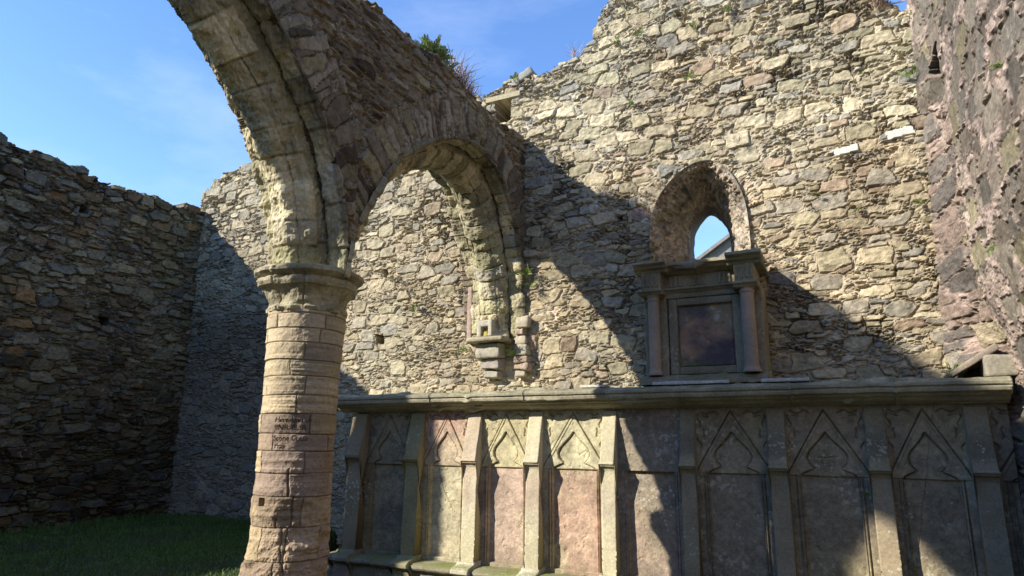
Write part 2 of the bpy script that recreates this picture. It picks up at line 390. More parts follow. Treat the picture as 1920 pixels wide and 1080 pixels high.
def build_grass():
    rs = np.random.RandomState(5); n = 60000
    x = rs.uniform(-8.6, -3.0, n); y = 6.5-(rs.uniform(0, 1, n)**1.2)*4.6
    x[:7000] = rs.uniform(-6.3, -5.1, 7000); y[:7000] = rs.uniform(4.0, 6.45, 7000)
    ok = (np.hypot(x+3.525, y-3.62) > .33) & ~((x > -5.2) & (y > 5.85)); x = x[ok]; y = y[ok]; n = len(x)
    z = ground_z(x, y); hgt = rs.uniform(.015, .045, n)*(1+1.8*rs.uniform(0, 1, n)*((x < -8.3) | (y > 6.25)))*(1+.8*fbm(x*1.5, y*1.5, 8)); a = rs.uniform(0, 6.28, n); w_ = rs.uniform(.002, .0045, n)
    lx = rs.normal(0, .018, n); ly = rs.normal(0, .018, n)
    b = np.stack([x, y, z-.005], 1); d = np.stack([np.cos(a)*w_, np.sin(a)*w_, 0*a], 1)
    t = b+np.stack([lx, ly, hgt], 1); mid = b+np.stack([lx*.3, ly*.3, hgt*.6], 1)
    V = np.stack([b-d, b+d, mid+d*.7, t, mid-d*.7], 1).reshape(-1, 3)
    i = np.arange(n)*5
    F4 = np.stack([i, i+1, i+2, i+4], 1); F3 = np.stack([i+4, i+2, i+3], 1)
    o = link('grass', mesh_np('grass', V, [F4, F3], None, False), M_grass); tag(o, 'short dark green grass growing between the walls behind the column', 'grass', kind='stuff')
build_grass()

# ---------------------------------------------------------------- back wall with its window
WIN = [(-1.63, 2.95), (-1.66, 3.45), (-1.65, 3.80), (-1.59, 4.02), (-1.47, 4.20), (-1.30, 4.34), (-1.13, 4.40), (-.97, 4.36), (-.84, 4.20), (-.76, 3.98), (-.73, 3.75), (-.73, 3.35), (-.75, 2.95)]
LIGHT = [(-1.424, 3.05), (-1.424, 3.45), (-1.424, 3.86), (-1.405, 3.95), (-1.36, 4.04), (-1.29, 4.12), (-1.216, 4.18), (-1.13, 4.11), (-1.06, 4.01), (-1.005, 3.90), (-.985, 3.78), (-.985, 3.45), (-.985, 3.05)]
def build_back():
    top = [(-8.9, 5.0), (-8.74, 5.05), (-8.70, 5.38), (-8.4, 5.55), (-8.28, 5.68), (-7.7, 5.70), (-6, 5.7), (-3.9, 5.80), (-3.6, 5.86), (-3.31, 5.98), (-3.0, 5.90), (-2.44, 6.0), (-2.27, 6.22), (-2.16, 6.5), (-2.05, 6.62),
           (-1.6, 7.2), (0.0, 7.2), (.35, 6.3), (.74, 5.73), (.80, 5.60), (1.1, 5.50)]
    us = np.arange(-8.85, 1.15, .0105); vs = np.arange(-.05, 7.3, .0105)
    u, v = np.meshgrid(us, vs, indexing='ij')
    R = rubble(u, v, 11)
    # radiating voussoirs of thin stones over the window head
    cx, cz = -1.19, 3.72; rr = np.hypot(u-cx, (v-cz)); ang = np.arctan2(v-cz, u-cx)
    Rr = rubble(ang*.75, rr, 23, big=(.13, .42), mid=(.06, .30), sliv=(.035, .22), pb=.22, pm=.5, hb=.03, jw=1.8,
                palb=((TAN, 4), (STRAW, 3), (GREY, 2), (PINK, 1)), pals=((TAN, 3), (GREY, 2), (BROWN, 1)), mortar=(.46, .41, .33))
    mk = ((rr < .70+.07*fbm(u*6, v*6, 9)) & (ang > .15) & (ang < 2.9))[..., None]
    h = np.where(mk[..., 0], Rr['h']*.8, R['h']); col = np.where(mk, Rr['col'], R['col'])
    # reddish ragged patches, pale weathering high up and left, darker band low left
    t = ss(-.1, .25, fbm(u*.8+3, v*.8, 31))[..., None]; col = col*(1-.25*t)+col*np.array((1.12, .93, .78))*.25*t
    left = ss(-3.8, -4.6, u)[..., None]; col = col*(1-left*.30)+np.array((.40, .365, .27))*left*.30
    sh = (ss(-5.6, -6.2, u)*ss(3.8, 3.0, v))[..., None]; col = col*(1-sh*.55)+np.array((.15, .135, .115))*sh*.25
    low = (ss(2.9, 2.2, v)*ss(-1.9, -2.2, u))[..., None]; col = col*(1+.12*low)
    # two white stones
    for (a, b) in ((.192, 4.287), (.644, 4.37)):
        i = int((a+8.85)/.0125); j = int((b+.05)/.0125)
        m = (np.abs((u-a)+.2*(v-b)) < .105+.02*fbm(u*9, v*9, 3)) & (np.abs(v-b-.12*(u-a)) < .038+.015*fbm(u*14, v*9, 5))
        col[m] = np.array((.64, .63, .59)); h[m] = .015
    # beam holes
    for (a, b, hx, hz, dp) in ((-5.071, 3.672, .035, .055, .3), (-5.11, 2.83, .06, .06, .3), (-3.43, 5.52, .105, .14, .45), (-2.35, 4.9, .03, .02, .1), (-2.0, 3.95, .025, .02, .08)):
        e = np.maximum(np.abs(u-a+.02*fbm(u*20, v*20, 2))-hx, np.abs(v-b+.02*fbm(u*20, v*20, 4))-hz)
        h = np.where(e < 0, -dp, h); h = np.where((e > 0) & (e < .05), np.minimum(h, .01), h)
    # lintel stone over the square hole
    m = (np.abs(u+3.42) < .24) & (np.abs(v-5.705) < .04); h = np.where(m, .03, h); col[m] = (.40, .36, .25)
    cut = inpoly(u+.025*fbm(u*8, v*8, 12), v+.03*fbm(u*9, v*9, 13), WIN)
    P = np.stack([u, 6.5-h+.04*fbm(u*.7, v*.7, 50), v], -1)
    tp = ip(u, top)+.06*fbm(u*3, u*0, 7)
    keepv = (R['cv'] < tp-.02) & (v < tp+.14) & ~cut
    keep = keepv[:-1, :-1] & keepv[1:, 1:]
    ex = np.zeros(P.shape); ex[..., 1] = np.where((np.abs(u+1.2) < .6) & (v < 4.6), .10, .85)
    root = empty('gable_wall', (-3, 6.5, 0), 'tall sunlit rubble end wall with a deep pointed window, grass tufts and a ragged sloping top', 'wall')
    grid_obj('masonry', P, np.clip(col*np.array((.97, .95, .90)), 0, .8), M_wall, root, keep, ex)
    # embrasure: loft from the outer arch to the narrow light
    win = bpy.data.objects.new('window', None); sc.collection.objects.link(win); win.parent = root; win.location = (1.8, 0, 3.0)
    n = 300; A, _ = smooth_path(WIN, n); B, _ = smooth_path(LIGHT, n)
    t = np.linspace(0, 1, 74)[None, :, None]
    XZ = A[:, None]*(1-t)+B[:, None]*t
    cen = np.array((-1.2, 3.6)); XZ = cen+(XZ-cen)*(1+np.array((.06, .045))*(1-t))
    P = np.zeros((n, 74, 3)); P[..., 0] = XZ[..., 0]; P[..., 2] = XZ[..., 1]; P[..., 1] = 6.47+t[..., 0]*.78
    N = normals(P); hh = fbm3(P*5, 4, 5, .6)*.10+np.abs(fbm3(P*17, 7, 4, .6))*.045
    tf = ss(0, .15, t[..., 0])*(1-t[..., 0]); P = P+N*(hh*tf)[..., None]
    Sg = np.linspace(0, 3.4, n)[:, None]+0*t[..., 0]; Dg = t[..., 0]*.85+0*Sg
    Q = rubble(Dg, Sg, 301, big=(.22, .15), mid=(.13, .06), sliv=(.09, .025), pb=.4, pm=.45, jw=2.6, mortar=(.50, .42, .34), palb=((TAN, 3), (GREY, 3), (BROWN, 2)), pals=(((.48, .41, .33), 5), (BROWN, 2), (GREY, 2)))
    P = P+N*(Q['h']*1.3*np.minimum(1, tf*3))[..., None]
    grid_obj('embrasure', P, np.clip(Q['col'], .02, .8), M_plaster, win)
    sill, sill_f = rbox((-1.68, 6.42, 2.9), (-.72, 7.3, 3.08), .02, .04, .012, 6, 5)
    vf_obj('sill', (sill, sill_f), M_dress, win)
    # dressed pointed surround of the light
    O, _ = smooth_path([(cen[0]+(x-cen[0])*1.42, cen[1]+(z-cen[1])*1.22) for x, z in LIGHT], n)
    prof = [(0, 0, 0), (.2, 0, -.02), (.55, 0, -.025), (.85, 0, -.005), (1, 0, .05), (1, 0, .28)]
    P = np.zeros((n, 6, 3))
    for k, (q, _, dy) in enumerate(prof):
        xz = O*(1-q)+B*q; P[:, k, 0] = xz[:, 0]; P[:, k, 2] = xz[:, 1]; P[:, k, 1] = 7.19+dy
    P += (fbm3(P*14, 8, 3)*.012)[..., None]
    vf_obj('surround', (P.reshape(-1, 3), grid_faces(n, 6)), M_dress, win)
build_back()

# ---------------------------------------------------------------- left wall
def build_left():
    us = np.arange(2.45, 6.60, .0125); vs = np.arange(.35, 5.4, .0125)
    u, v = np.meshgrid(us, vs, indexing='ij')
    R = rubble(u, v, 41, big=(.30, .15), mid=(.19, .075), sliv=(.14, .026), pb=.40, pm=.6, mortar=(.26, .23, .18), hb=.05, mort_d=.02,
               palb=((BROWN, 3), (GREY, 3), (DKB, 2), (GREEN, 2), (RUST, .5), (SLATE, 1.5), (TAN, 1.2)), pals=((BROWN, 4), (GREY, 3), (DKB, 3), (SLATE, 2), (GREEN, 1)))
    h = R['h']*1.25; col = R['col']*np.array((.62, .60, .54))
    for (a, b, hx, hz) in ((4.734, 4.482, .05, .045), (5.212, 3.093, .06, .05)):
        e = np.maximum(np.abs(u-a)-hx, np.abs(v-b)-hz); h = np.where(e < 0, -.3, h)
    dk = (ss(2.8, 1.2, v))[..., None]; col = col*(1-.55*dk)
    gm = (ss(.02, .22, fbm(u*1.5, v*1.5, 81))*ss(1.6, 2.4, v))[..., None]; col = col*(1-.35*gm)+np.array((.21, .20, .12))*.35*gm
    tp = 5.03+.05*fbm(u*2.3, u*0, 17)+ip(u, [(2.4, .05), (3.7, .05), (4.5, .0), (5.5, -.04), (6.0, .0), (6.5, .05)])
    keepv = (R['cv'] < tp-.02) & (v < tp+.12)
    P = np.stack([-8.6+h+.05*fbm(u*.8, v*.8, 51), u, v], -1)
    ex = np.zeros(P.shape); ex[..., 0] = -.9
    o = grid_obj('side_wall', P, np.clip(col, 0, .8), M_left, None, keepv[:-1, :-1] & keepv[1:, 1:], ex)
    tag(o, 'long dark shaded rubble wall closing the left side of the grass', 'wall')
    # unseen wall pieces added outside the picture, shaped to shade tomb and grass
    def chunk(name, lo, hi, seed, label, hole=None, top=None):
        us = np.arange(lo[1], hi[1], .05); vs = np.arange(lo[2], hi[2], .05); u, v = np.meshgrid(us, vs, indexing='ij')
        R = rubble(u, v, seed); keep = np.ones(u.shape, bool)
        if hole: keep = ~inpoly(u, v, hole)
        if top: keep &= v < ip(u, top)
        P = np.stack([-8.6+R['h'], u, v], -1); ex = np.zeros(P.shape); ex[..., 0] = -.2
        bk = P.copy(); bk[..., 0] = -8.8
        o = grid_obj(name, P, R['col']*.8, M_left, None, keep[:-1, :-1] & keep[1:, 1:], ex, bk)
        tag(o, label, 'wall')
    chunk('low_shade_blocker', (-8.85, -2.35, -.1), (-8.6, 2.52, 6.4), 61, 'unseen wall piece added left of the picture to shade the tomb end and the grass', None, [(-2.4, 4.0), (1.12, 4.0), (1.16, 6.15), (1.77, 5.72), (2.08, 5.4), (2.11, 3.3), (2.6, 3.3)])
    hole = [(-4.16, 6.9), (-4.14, 8.0), (-4.05, 8.43), (-3.84, 8.72), (-3.53, 8.84), (-3.24, 8.74), (-3.04, 8.48), (-2.90, 8.1), (-2.87, 6.9)]
    chunk('tall_shade_blocker', (-8.85, -6.5, -.1), (-8.6, -2.35, 10.32), 71, 'tall unseen wall added left of the picture behind the camera, its arched opening shaping the light on the tomb', hole)  # added light blocker; its opening throws the arched light patch on the tomb
build_left()

def build_far_walls():  # unseen walls added behind the camera to cut the sky light
    for nm, lo, hi, lb in (('west_sky_blocker', (-14., -14.5, -.2), (3., -13.6, 9.), 'tall unseen end wall added far behind the camera to block low sky light'), ('side_sky_blocker', (1.6, -13.6, -.2), (2.4, .6, 6.4), 'long unseen side wall added behind the camera to block sky light and bounce warm light')):
        V, F = rbox(lo, hi, .03, .35, .12, 1.2, 3)
        C = np.ones((len(V), 3))*np.array((.22, .19, .15))*(1+.4*fbm3(V[None]*2, 4)[0])[:, None]
        tag(link(nm, mesh_np(nm, V, F, np.clip(C, .02, .8)), M_left), lb, 'wall')
build_far_walls()

# ---------------------------------------------------------------- right wall with its blocked splay
def build_right():
    vs = np.arange(-.05, 6.6, .012)
    ts = np.unique(np.concatenate([np.linspace(0, .72, 50), np.arange(.72, 3.6, .022), np.linspace(3.6, 7.5, 60)]))
    t, v = np.meshgrid(ts, vs, indexing='ij')
    xc = ip(v, [(0, .62), (2.34, .715), (3.9, .785), (4.6, .81), (6.5, .90)])
    rec = ss(4.62, 4.48, v)       # the splay ends under the little dark hole
    T1 = .66
    yy = np.where(t < T1, 6.56-t, 6.56-t)
    a = np.clip(t/T1, 0, 1)
    xs_ = xc*(1-a)+.945*a
    bow = .045*np.sin(np.pi*np.clip(a, 0, 1))*rec
    X = xs_+bow+np.where(t > T1, -(1-rec)*0, 0)-.025*ss(T1, T1+.05, t)*rec
    cutb = ss(3.1, 2.0, v+.10*fbm(t*3, v*3, 3))*ss(.20, .5, t); X = X+cutb*.20
    X = X-.02*(1-rec)
    R = rubble(t*1.0, v, 91, big=(.42, .26), mid=(.30, .14), sliv=(.3, .2), pb=.75, pm=.6, mortar=(.42, .35, .32), hb=.016, mort_d=.0, jw=1.2, rough=1.0,
               palb=(((.23, .21, .175), 4), ((.21, .185, .155), 4), ((.17, .16, .14), 3), ((.27, .25, .17), 1.5)), pals=(((.44, .37, .33), 6), ((.37, .305, .28), 3)))
    S = rubble(t*1.0+7, v, 97, big=(.62, .21), mid=(.35, .10), sliv=(.3, .06), pb=.95, pm=.7, mortar=(.43, .35, .31), hb=.02, jw=1.6,
               palb=(((.34, .275, .235), 4), ((.19, .175, .16), 4), (GREY, 1.5), (TAN, 1.5)), pals=(((.41, .345, .295), 6), ((.35, .28, .24), 2)))
    m = (t < T1) & (v < 4.5)
    h = np.where(m, S['h'], R['h']); col = np.where(m[..., None], S['col'], R['col'])
    gr = fbm(t*14, v*14, 5, 5, .7); sm = np.where(m, 0, ss(.15, .5, R['pp'])*R['stone']); h = np.where(m, h+gr*.012, -.010*sm+fbm(t*5, v*5, 8, 3)*.012*sm+gr*(.024-.018*sm))
    e = np.maximum(np.abs(t-.50)-.13, np.abs(v-4.62-.6*(t-.45))-.17+.03*fbm(t*20, v*30, 3)); h = np.where(e < 0, -.35, h)
    N = normals(np.stack([X, yy, v], -1)); N = N*np.sign(-N[..., :1])
    P = np.stack([X, yy, v], -1)+N*h[..., None]
    keepv = R['cv'] < 6.45
    ex = np.zeros(P.shape); ex[..., 0] = .7
    o = grid_obj('buttress_wall', P, np.clip(col*np.array((1.0, .94, .89)), 0, .8), M_right, None, keepv[:-1, :-1] & keepv[1:, 1:], ex)
    tag(o, 'pinkish mortared rubble wall close at the right edge, with a blocked splay and a small dark hole', 'wall')
build_right()

# ---------------------------------------------------------------- arcade
OUT2 = [(3.585, 2.74), (3.62, 2.95), (3.68, 3.15), (3.84, 3.47), (4.11, 3.87), (4.52, 4.21), (4.96, 4.45), (5.32, 4.55), (5.66, 4.53), (6.0, 4.37), (6.28, 3.98), (6.43, 3.5), (6.48, 3.1), (6.49, 2.8), (6.49, 2.70)]
INN2 = [(3.87, 2.74), (3.92, 2.95), (3.98, 3.12), (4.12, 3.42), (4.30, 3.76), (4.66, 4.05), (5.02, 4.26), (5.33, 4.35), (5.59, 4.33), (5.86, 4.20), (6.08, 3.90), (6.24, 3.5), (6.32, 3.1), (6.35, 2.80), (6.35, 2.70)]
OUT1 = [(3.575, 2.74), (3.56, 2.95), (3.51, 3.21), (3.43, 3.45), (3.24, 3.80), (2.98, 4.10), (2.70, 4.36), (2.35, 4.60), (2.0, 4.80), (1.6, 4.92), (1.25, 4.75), (.98, 3.9), (.82, 3.4), (.78, 2.74), (.78, 2.3)]
INN1 = [(3.345, 2.74), (3.32, 2.95), (3.27, 3.22), (3.17, 3.50), (2.95, 3.84), (2.66, 4.08), (2.42, 4.25), (2.2, 4.46), (2.0, 4.62), (1.7, 4.78), (1.42, 4.65), (1.2, 3.75), (1.05, 3.35), (1.02, 2.74), (1.02, 2.3)]
XC = -3.525; XR = -3.15; XLf = -3.90
def dist_poly(y, z, pts):
    """distance to a polyline and arc length at the nearest point"""
    D = np.full(y.shape, 9.); S = np.zeros(y.shape); s0 = 0
    for (a, b), (c, d) in zip(pts[:-1], pts[1:]):
        L2 = (c-a)**2+(d-b)**2; t = np.clip(((y-a)*(c-a)+(z-b)*(d-b))/L2, 0, 1)
        dd = np.hypot(y-a-t*(c-a), z-b-t*(d-b)); m = dd < D
        D = np.where(m, dd, D); S = np.where(m, s0+t*math.sqrt(L2), S); s0 += math.sqrt(L2)
    return D, S
def build_arcade():
    root = empty('arcade', (-3.525, 3.62, 0), 'ruined arcade of two pointed arches on a round column, its rubble face in shade', 'arcade')
    us = np.arange(.35, 6.56, .0115); vs = np.arange(2.2, 5.45, .0115)
    u, v = np.meshgrid(us, vs, indexing='ij')
    kw = dict(mortar=(.25, .205, .165), hb=.045, mort_d=.012,
              palb=(((.25, .215, .165), 3), (GREY, 5), (DKB, .8), (GREEN, 2)), pals=(((.25, .21, .16), 3), (GREY, 5), (DKB, 1.5)))
    R = rubble(u, v, 131, big=(.27, .10), mid=(.19, .05), sliv=(.15, .022), pb=.38, pm=.5, **kw)
    o2, _ = smooth_path(OUT2, 60); o1, _ = smooth_path(OUT1, 60)
    d2, s2 = dist_poly(u, v, o2); d1, s1 = dist_poly(u, v, o1)
    d = np.minimum(d1, d2); s = np.where(d1 < d2, s1+20, s2)
    K = rubble(s, d, 151, big=(.13, .44), mid=(.075, .30), sliv=(.045, .20), pb=.55, pm=.75, **kw)
    ring = (d < .40+.07*vn(s*9, s*0, 5)) & (v > 3.0)
    h = np.where(ring, K['h']*.8, R['h'])*.75; col = np.where(ring[..., None], K['col'], R['col'])
    col = col*np.array((.68, .62, .52))
    cut = inpoly(u, v, [tuple(p) for p in o2]+[(3.6, 2.2)]) | inpoly(u, v, [(3.56, 2.2)]+[tuple(p) for p in o1])
    cut |= (v < 2.74) & (u > .9) & (u < 6.60)
    tp = 5.10+.05*fbm(u*3, u*0, 27)+ip(u, [(3.6, 0), (4.6, .03), (4.8, .06), (5.3, .0)])
    keepv = (R['cv'] < tp-.02) & (v < tp+.10) & ~cut
    keep = keepv[:-1, :-1] & keepv[1:, 1:]
    P = np.stack([XR+h+.035*fbm(u*.9, v*.9, 52), u, v], -1)
    bk = P.copy(); bk[..., 0] = XLf-h
    ex = np.zeros(P.shape); ex[..., 0] = (XLf-h)-P[..., 0]
    grid_obj('spandrel_wall', P, np.clip(col, 0, .8), M_arc, root, keep, ex, bk)
    # moulded two-order arches: profile of (x across the wall, q between inner 0 and outer 1)
    PR = [(-.385, 1.10, 0), (-.378, 1.02, 0), (-.37, .97, 0), (-.25, .94, 0), (-.232, .98, 3), (-.222, 1.35, 3), (-.195, 1.35, 3), (-.184, .80, 3), (-.182, .52, 1), (-.17, .42, 1), (-.14, .34, 1), (-.118, .22, 1), (-.116, .34, 1), (-.104, .32, 1), (-.096, .10, 1), (-.075, .02, 1), (-.05, -.03, 1), (.05, -.03, 1), (.075, .02, 1), (.096, .10, 1), (.104, .32, 1), (.116, .34, 1), (.118, .22, 1), (.14, .34, 1), (.17, .42, 1), (.182, .52, 1),
          (.184, .80, 3), (.195, 1.35, 3), (.222, 1.35, 3), (.232, .98, 3), (.25, .94, 2), (.34, .95, 2), (.372, .985, 2), (.385, 1.02, 2), (.375, 1.12, 2)]
    pts = []
    for (a, b) in zip(PR[:-1], PR[1:]):
        k = max(2, int(math.hypot(a[0]-b[0], (a[1]-b[1])*.24)/.011))
        for i in range(k): f = i/k; pts.append((a[0]+(b[0]-a[0])*f, a[1]+(b[1]-a[1])*f, a[2] if f < .5 else b[2]))
    pts.append(PR[-1]); pts = np.array(pts)
    for nm, inn, outp, sd in (('arch_ring', INN1, OUT1, 1), ('arch_ring', INN2, OUT2, 2)):
        n = 330
        A, LA = smooth_path(inn, n); B, _ = smooth_path(outp, n)
        q = pts[:, 1][None, :, None]
        YZ = A[:, None]*(1-q)+B[:, None]*q
        P = np.zeros((n, len(pts), 3)); P[..., 0] = XC+pts[None, :, 0]; P[..., 1] = YZ[..., 0]; P[..., 2] = YZ[..., 1]
        if sd == 2:
            nar = ss(5.9, 6.3, P[..., 1])*ss(4.0, 3.2, P[..., 2]); P[..., 0] = P[..., 0]+nar*np.where(pts[None, :, 0] < 0, -pts[None, :, 0]*.32, 0)+nar*.02
        N = normals(P); mid = np.array((XC, 3.6-1.6 if sd == 1 else 5.1, 3.2))
        sg = np.sign((N*(mid-P)).sum(-1).mean()); N = N*sg
        s = np.linspace(0, LA, n)[:, None]+0*pts[None, :, 0]
        zone = np.round(pts[:, 2]).astype(int)[None, :]+0*s.astype(int)
        h = np.zeros(s.shape); col = np.zeros(s.shape+(3,))
        for z in range(4):
            rs = np.random.RandomState(40*sd+z); cuts = [0]
            base = (.24, .26, .22, .34)[z] if sd == 1 else (.13, .15, .13, .3)[z]
            while cuts[-1] < LA+.5: cuts.append(cuts[-1]+base*rs.uniform(.65, 1.35))
            cuts = np.array(cuts); sw = s+.012*fbm(pts[None, :, 0]*9+s*0, s*3, sd+z)
            k = np.searchsorted(cuts, sw); lo = cuts[np.clip(k-1, 0, 999)]; hi = cuts[np.clip(k, 0, len(cuts)-1)]
            e = np.minimum(sw-lo, hi-sw); idh = H(k, k*0+z, 7*sd)
            amp = .030 if sd == 2 else .016
            hz = ss(0, .009, e)*(.013 if sd == 2 else .009)+(idh-.5)*amp*(.5 if z == 3 else 1)+ss(0, .5*base, e)*(.006 if sd == 2 else .001)+fbm(s*5+k*3.3, pts[None, :, 0]*7+k, 77, 3)*.012
            cz = pick(idh, [STRAW, TAN, GREEN, (.34, .32, .21), GREY, PINK], [3, 3, 2.2, 3, 1.2, .1])
            jt = (1-ss(0, .010, e))[..., None]; cz = cz*(1-jt*.5)
            m = zone == z; h[m] = hz[m]; col[m] = cz[m]
        P3 = P*np.array((1, 1, 1.))
        h = h+fbm3(P3*8, 3+sd, 4, .6)*(.038 if sd == 1 else .030)+fbm3(P3*40, 9, 4, .7)*.011
        er = ss(.12, .42, fbm3(P3*5.2, 30+sd, 4)); h = h-er*.026; col = col*(1-.25*er[..., None])
        col = col*(1+.8*fbm3(P3*4, 19, 5))[..., None]
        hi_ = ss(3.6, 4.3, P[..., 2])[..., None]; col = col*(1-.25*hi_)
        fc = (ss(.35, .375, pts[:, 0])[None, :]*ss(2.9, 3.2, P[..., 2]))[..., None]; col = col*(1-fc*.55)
        P = P+N*h[..., None]
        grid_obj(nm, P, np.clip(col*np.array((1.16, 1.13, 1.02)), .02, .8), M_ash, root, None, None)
    # outer pier that carries the near arch (out of the picture)
    V, F = rbox((-3.92, .30, -.1), (-3.13, 1.02, 2.5), .03, .05, .02, 5, 3); C = np.full((len(V), 3), .28)
    link('pier', mesh_np('pier', V, F, C), M_ash, root)
    # ---------- round column
    colm = bpy.data.objects.new('column', None); sc.collection.objects.link(colm); colm.parent = root; colm.location = (0, 0, 0)
    cy0 = 3.62; th0 = math.atan2(-cy0, 3.525)
    courses = np.array([-.1, .10, .30, .48, .66, .83, 1.04, 1.235, 1.385, 1.53, 1.645, 1.78, 1.905, 2.035, 2.146, 2.27, 2.37, 2.47, 2.585])
    TH = np.linspace(th0-math.pi, th0+math.pi, 420); zs = np.arange(-.1, 2.53, .0048)
    th, z = np.meshgrid(TH, zs, indexing='ij'); arc = (th-th0)*.26
    zw = z+.007*fbm(arc*4, z*6, 3)
    k = np.searchsorted(courses, zw); lo = courses[np.clip(k-1, 0, 99)]; hi = courses[np.clip(k, 0, len(courses)-1)]
    ez = np.minimum(zw-lo, hi-zw)
    # vertical joints: three or four stones per course
    per = 2*math.pi/np.where(H(k, 0, 3) > .5, 4, 5); off = H(k, 1, 3)*6.28
    ph = (th-off)/per+.03*fbm(arc*6, z*9, 4); kk = np.floor(ph); fx = ph-kk
    ea = np.minimum(fx, 1-fx)*per*.26
    e = np.minimum(ez, ea); idh = H(kk % 9, k, 55)
    h = ss(0, .007, e)*.008+(idh-.5)*.007
    low = ss(1.5, .7, z)
    lam = fbm(arc*1.5, z*38+idh*40, 12, 3)
    h = h+lam*(.002+.005*(idh > .6)*(z < 2.2))+fbm(arc*7, z*7, 15, 5, .65)*(.010+.014*low)
    er = ss(.12, .42, fbm(arc*3.3, z*4.4, 18, 3)); h = h-er*(.006+.028*low)*ss(0, .3, 2.3-z)
    # cracks in the lowest courses
    cr = np.exp(-((arc+.02+.03*fbm(z*5, z*0, 6)+.05*H(k, 2, 5)-.03)/.006)**2)*(z < 1.42)*(z > .66)
    cr2 = np.exp(-((arc+.09+.03*fbm(z*5+4, z*0, 6)-.06*H(k, 4, 5))/.005)**2)*(z < 1.1)*(z > .6)
    h = h-(cr+cr2)*.02
    hole = (np.abs(arc+.215) < .028) & (np.abs(z-1.20) < .028); h = np.where(hole, -.05, h)
    # inscription, cut as letters into two courses
    def stamp(txt, size, a0, ztop):
        cu = bpy.data.curves.new('t', 'FONT'); cu.body = txt; cu.size = size; cu.shear = .0; cu.resolution_u = 2
        ob = bpy.data.objects.new('t', cu); sc.collection.objects.link(ob); bpy.context.view_layer.update()
        me = bpy.data.meshes.new_from_object(ob.evaluated_get(bpy.context.evaluated_depsgraph_get())); me.calc_loop_triangles()
        vv = np.array([v_.co[:2] for v_ in me.vertices]); mk_ = np.zeros(arc.shape, bool)
        for tr in me.loop_triangles:
            p = vv[list(tr.vertices)]+np.array((a0, ztop-size*.7)); x0, y0 = p.min(0); x1, y1 = p.max(0)
            ii = np.where((arc[:, 0] >= x0) & (arc[:, 0] <= x1))[0]; jj = np.where((zs >= y0) & (zs <= y1))[0]
            if not len(ii) or not len(jj): continue
            sl_ = np.ix_(ii, jj); x = arc[sl_]; y = z[sl_]
            def ed(a, b): return (b[0]-a[0])*(y-a[1])-(b[1]-a[1])*(x-a[0])
            e0, e1, e2 = ed(p[0], p[1]), ed(p[1], p[2]), ed(p[2], p[0])
            mk_[sl_] |= ((e0 >= 0) & (e1 >= 0) & (e2 >= 0)) | ((e0 <= 0) & (e1 <= 0) & (e2 <= 0))
        bpy.data.objects.remove(ob); bpy.data.curves.remove(cu); bpy.data.meshes.remove(me)
        return mk_
    ins = stamp('Here Lyes th', .048, -.165, 1.755) | stamp('JINR BUR', .055, -.165, 1.705) | stamp('Stone Cutte', .048, -.165, 1.632) | stamp('Pray', .045, -.155, 1.58)
    h = np.where(ins, h-.009, h)
    rad = ip(z, [(-.1, .34), (.12, .33), (.30, .315), (.55, .285), (.75, .262), (1.2, .253), (1.6, .248), (2.1, .255), (2.5, .268), (2.6, .272)])
    rad = rad+.018*np.cos(th-th0+2.2)*ss(1.0, .6, z)
    r = rad+h
    P = np.stack([-3.525+r*np.cos(th), cy0+r*np.sin(th), z], -1)
    cT = pick(idh, [(.44, .38, .27), (.41, .345, .25), (.37, .31, .235)], [1, 1, 1]); cL = pick(idh, [(.37, .29, .21), (.34, .265, .20), (.40, .32, .21), (.32, .25, .205)], [3, 2, 2, 1])*.95
    cU = ss(1.5, 2.25, z+.25*fbm(arc*2, z*2, 33))[..., None]; c = cL*(1-cU)+cT*cU
    c = c*(1+.22*lam)[..., None]*(1+.25*fbm(arc*3, z*3, 70))[..., None]
    lt = ss(.06, .3, fbm(arc*4+9, z*3.5, 71))[..., None]*ss(.0, -.2, arc+.05)[..., None]; c = c*(1-.5*lt)+np.array((.45, .38, .25))*.5*lt
    jm = (1-ss(0, .008, e))[..., None]; c = c*(1-jm*.45)
    c = np.where(ins[..., None], c*.82, c)
    sh = grid_obj('shaft', P, np.clip(c*np.array((1.14, 1.10, 1.02)), .02, .8), M_col, colm, None, None)
    # capital: annulet, bell and abacus
    cp = dense([(.262, 2.49), (.286, 2.50), (.292, 2.522), (.272, 2.54), (.275, 2.575), (.288, 2.61), (.308, 2.645), (.330, 2.668), (.352, 2.675), (.360, 2.70), (.358, 2.728), (.345, 2.738), (.372, 2.752), (.394, 2.768), (.396, 2.792), (.375, 2.808), (.30, 2.815), (.15, 2.818), (.0, 2.82)], .006)
    TH = np.linspace(th0-math.pi, th0+math.pi, 300); P = np.zeros((300, len(cp), 3))
    rr = cp[None, :, 0]; zz = cp[None, :, 1]; tt = TH[:, None]
    bell = ss(2.54, 2.58, zz)*ss(2.745, 2.70, zz)
    jt = sum(np.exp(-((tt-th0-a)/.018)**2) for a in (-1.35, -.80, -.12, .95, 2.1, -2.3))
    lob = (.016*np.cos((tt-th0)*6+.6))*bell
    worn = ss(.15, .5, fbm(tt*2.2, zz*9, 44, 3))
    R2 = rr+lob-jt*.014*(zz < 2.75)+(fbm(tt*5, zz*14, 45, 4)*.022-worn*.018)*(rr > .2)
    P[..., 0] = -3.525+R2*np.cos(tt); P[..., 1] = cy0+R2*np.sin(tt); P[..., 2] = zz+fbm(tt*3+zz*0, zz*5, 46)*.008
    c = np.ones(P.shape)*np.array((.37, .33, .22))*(1+.5*fbm(tt*3, zz*12, 47, 4))[..., None]
    grid_obj('capital', P, np.clip(c, .03, .8), M_ash, colm, None, None)
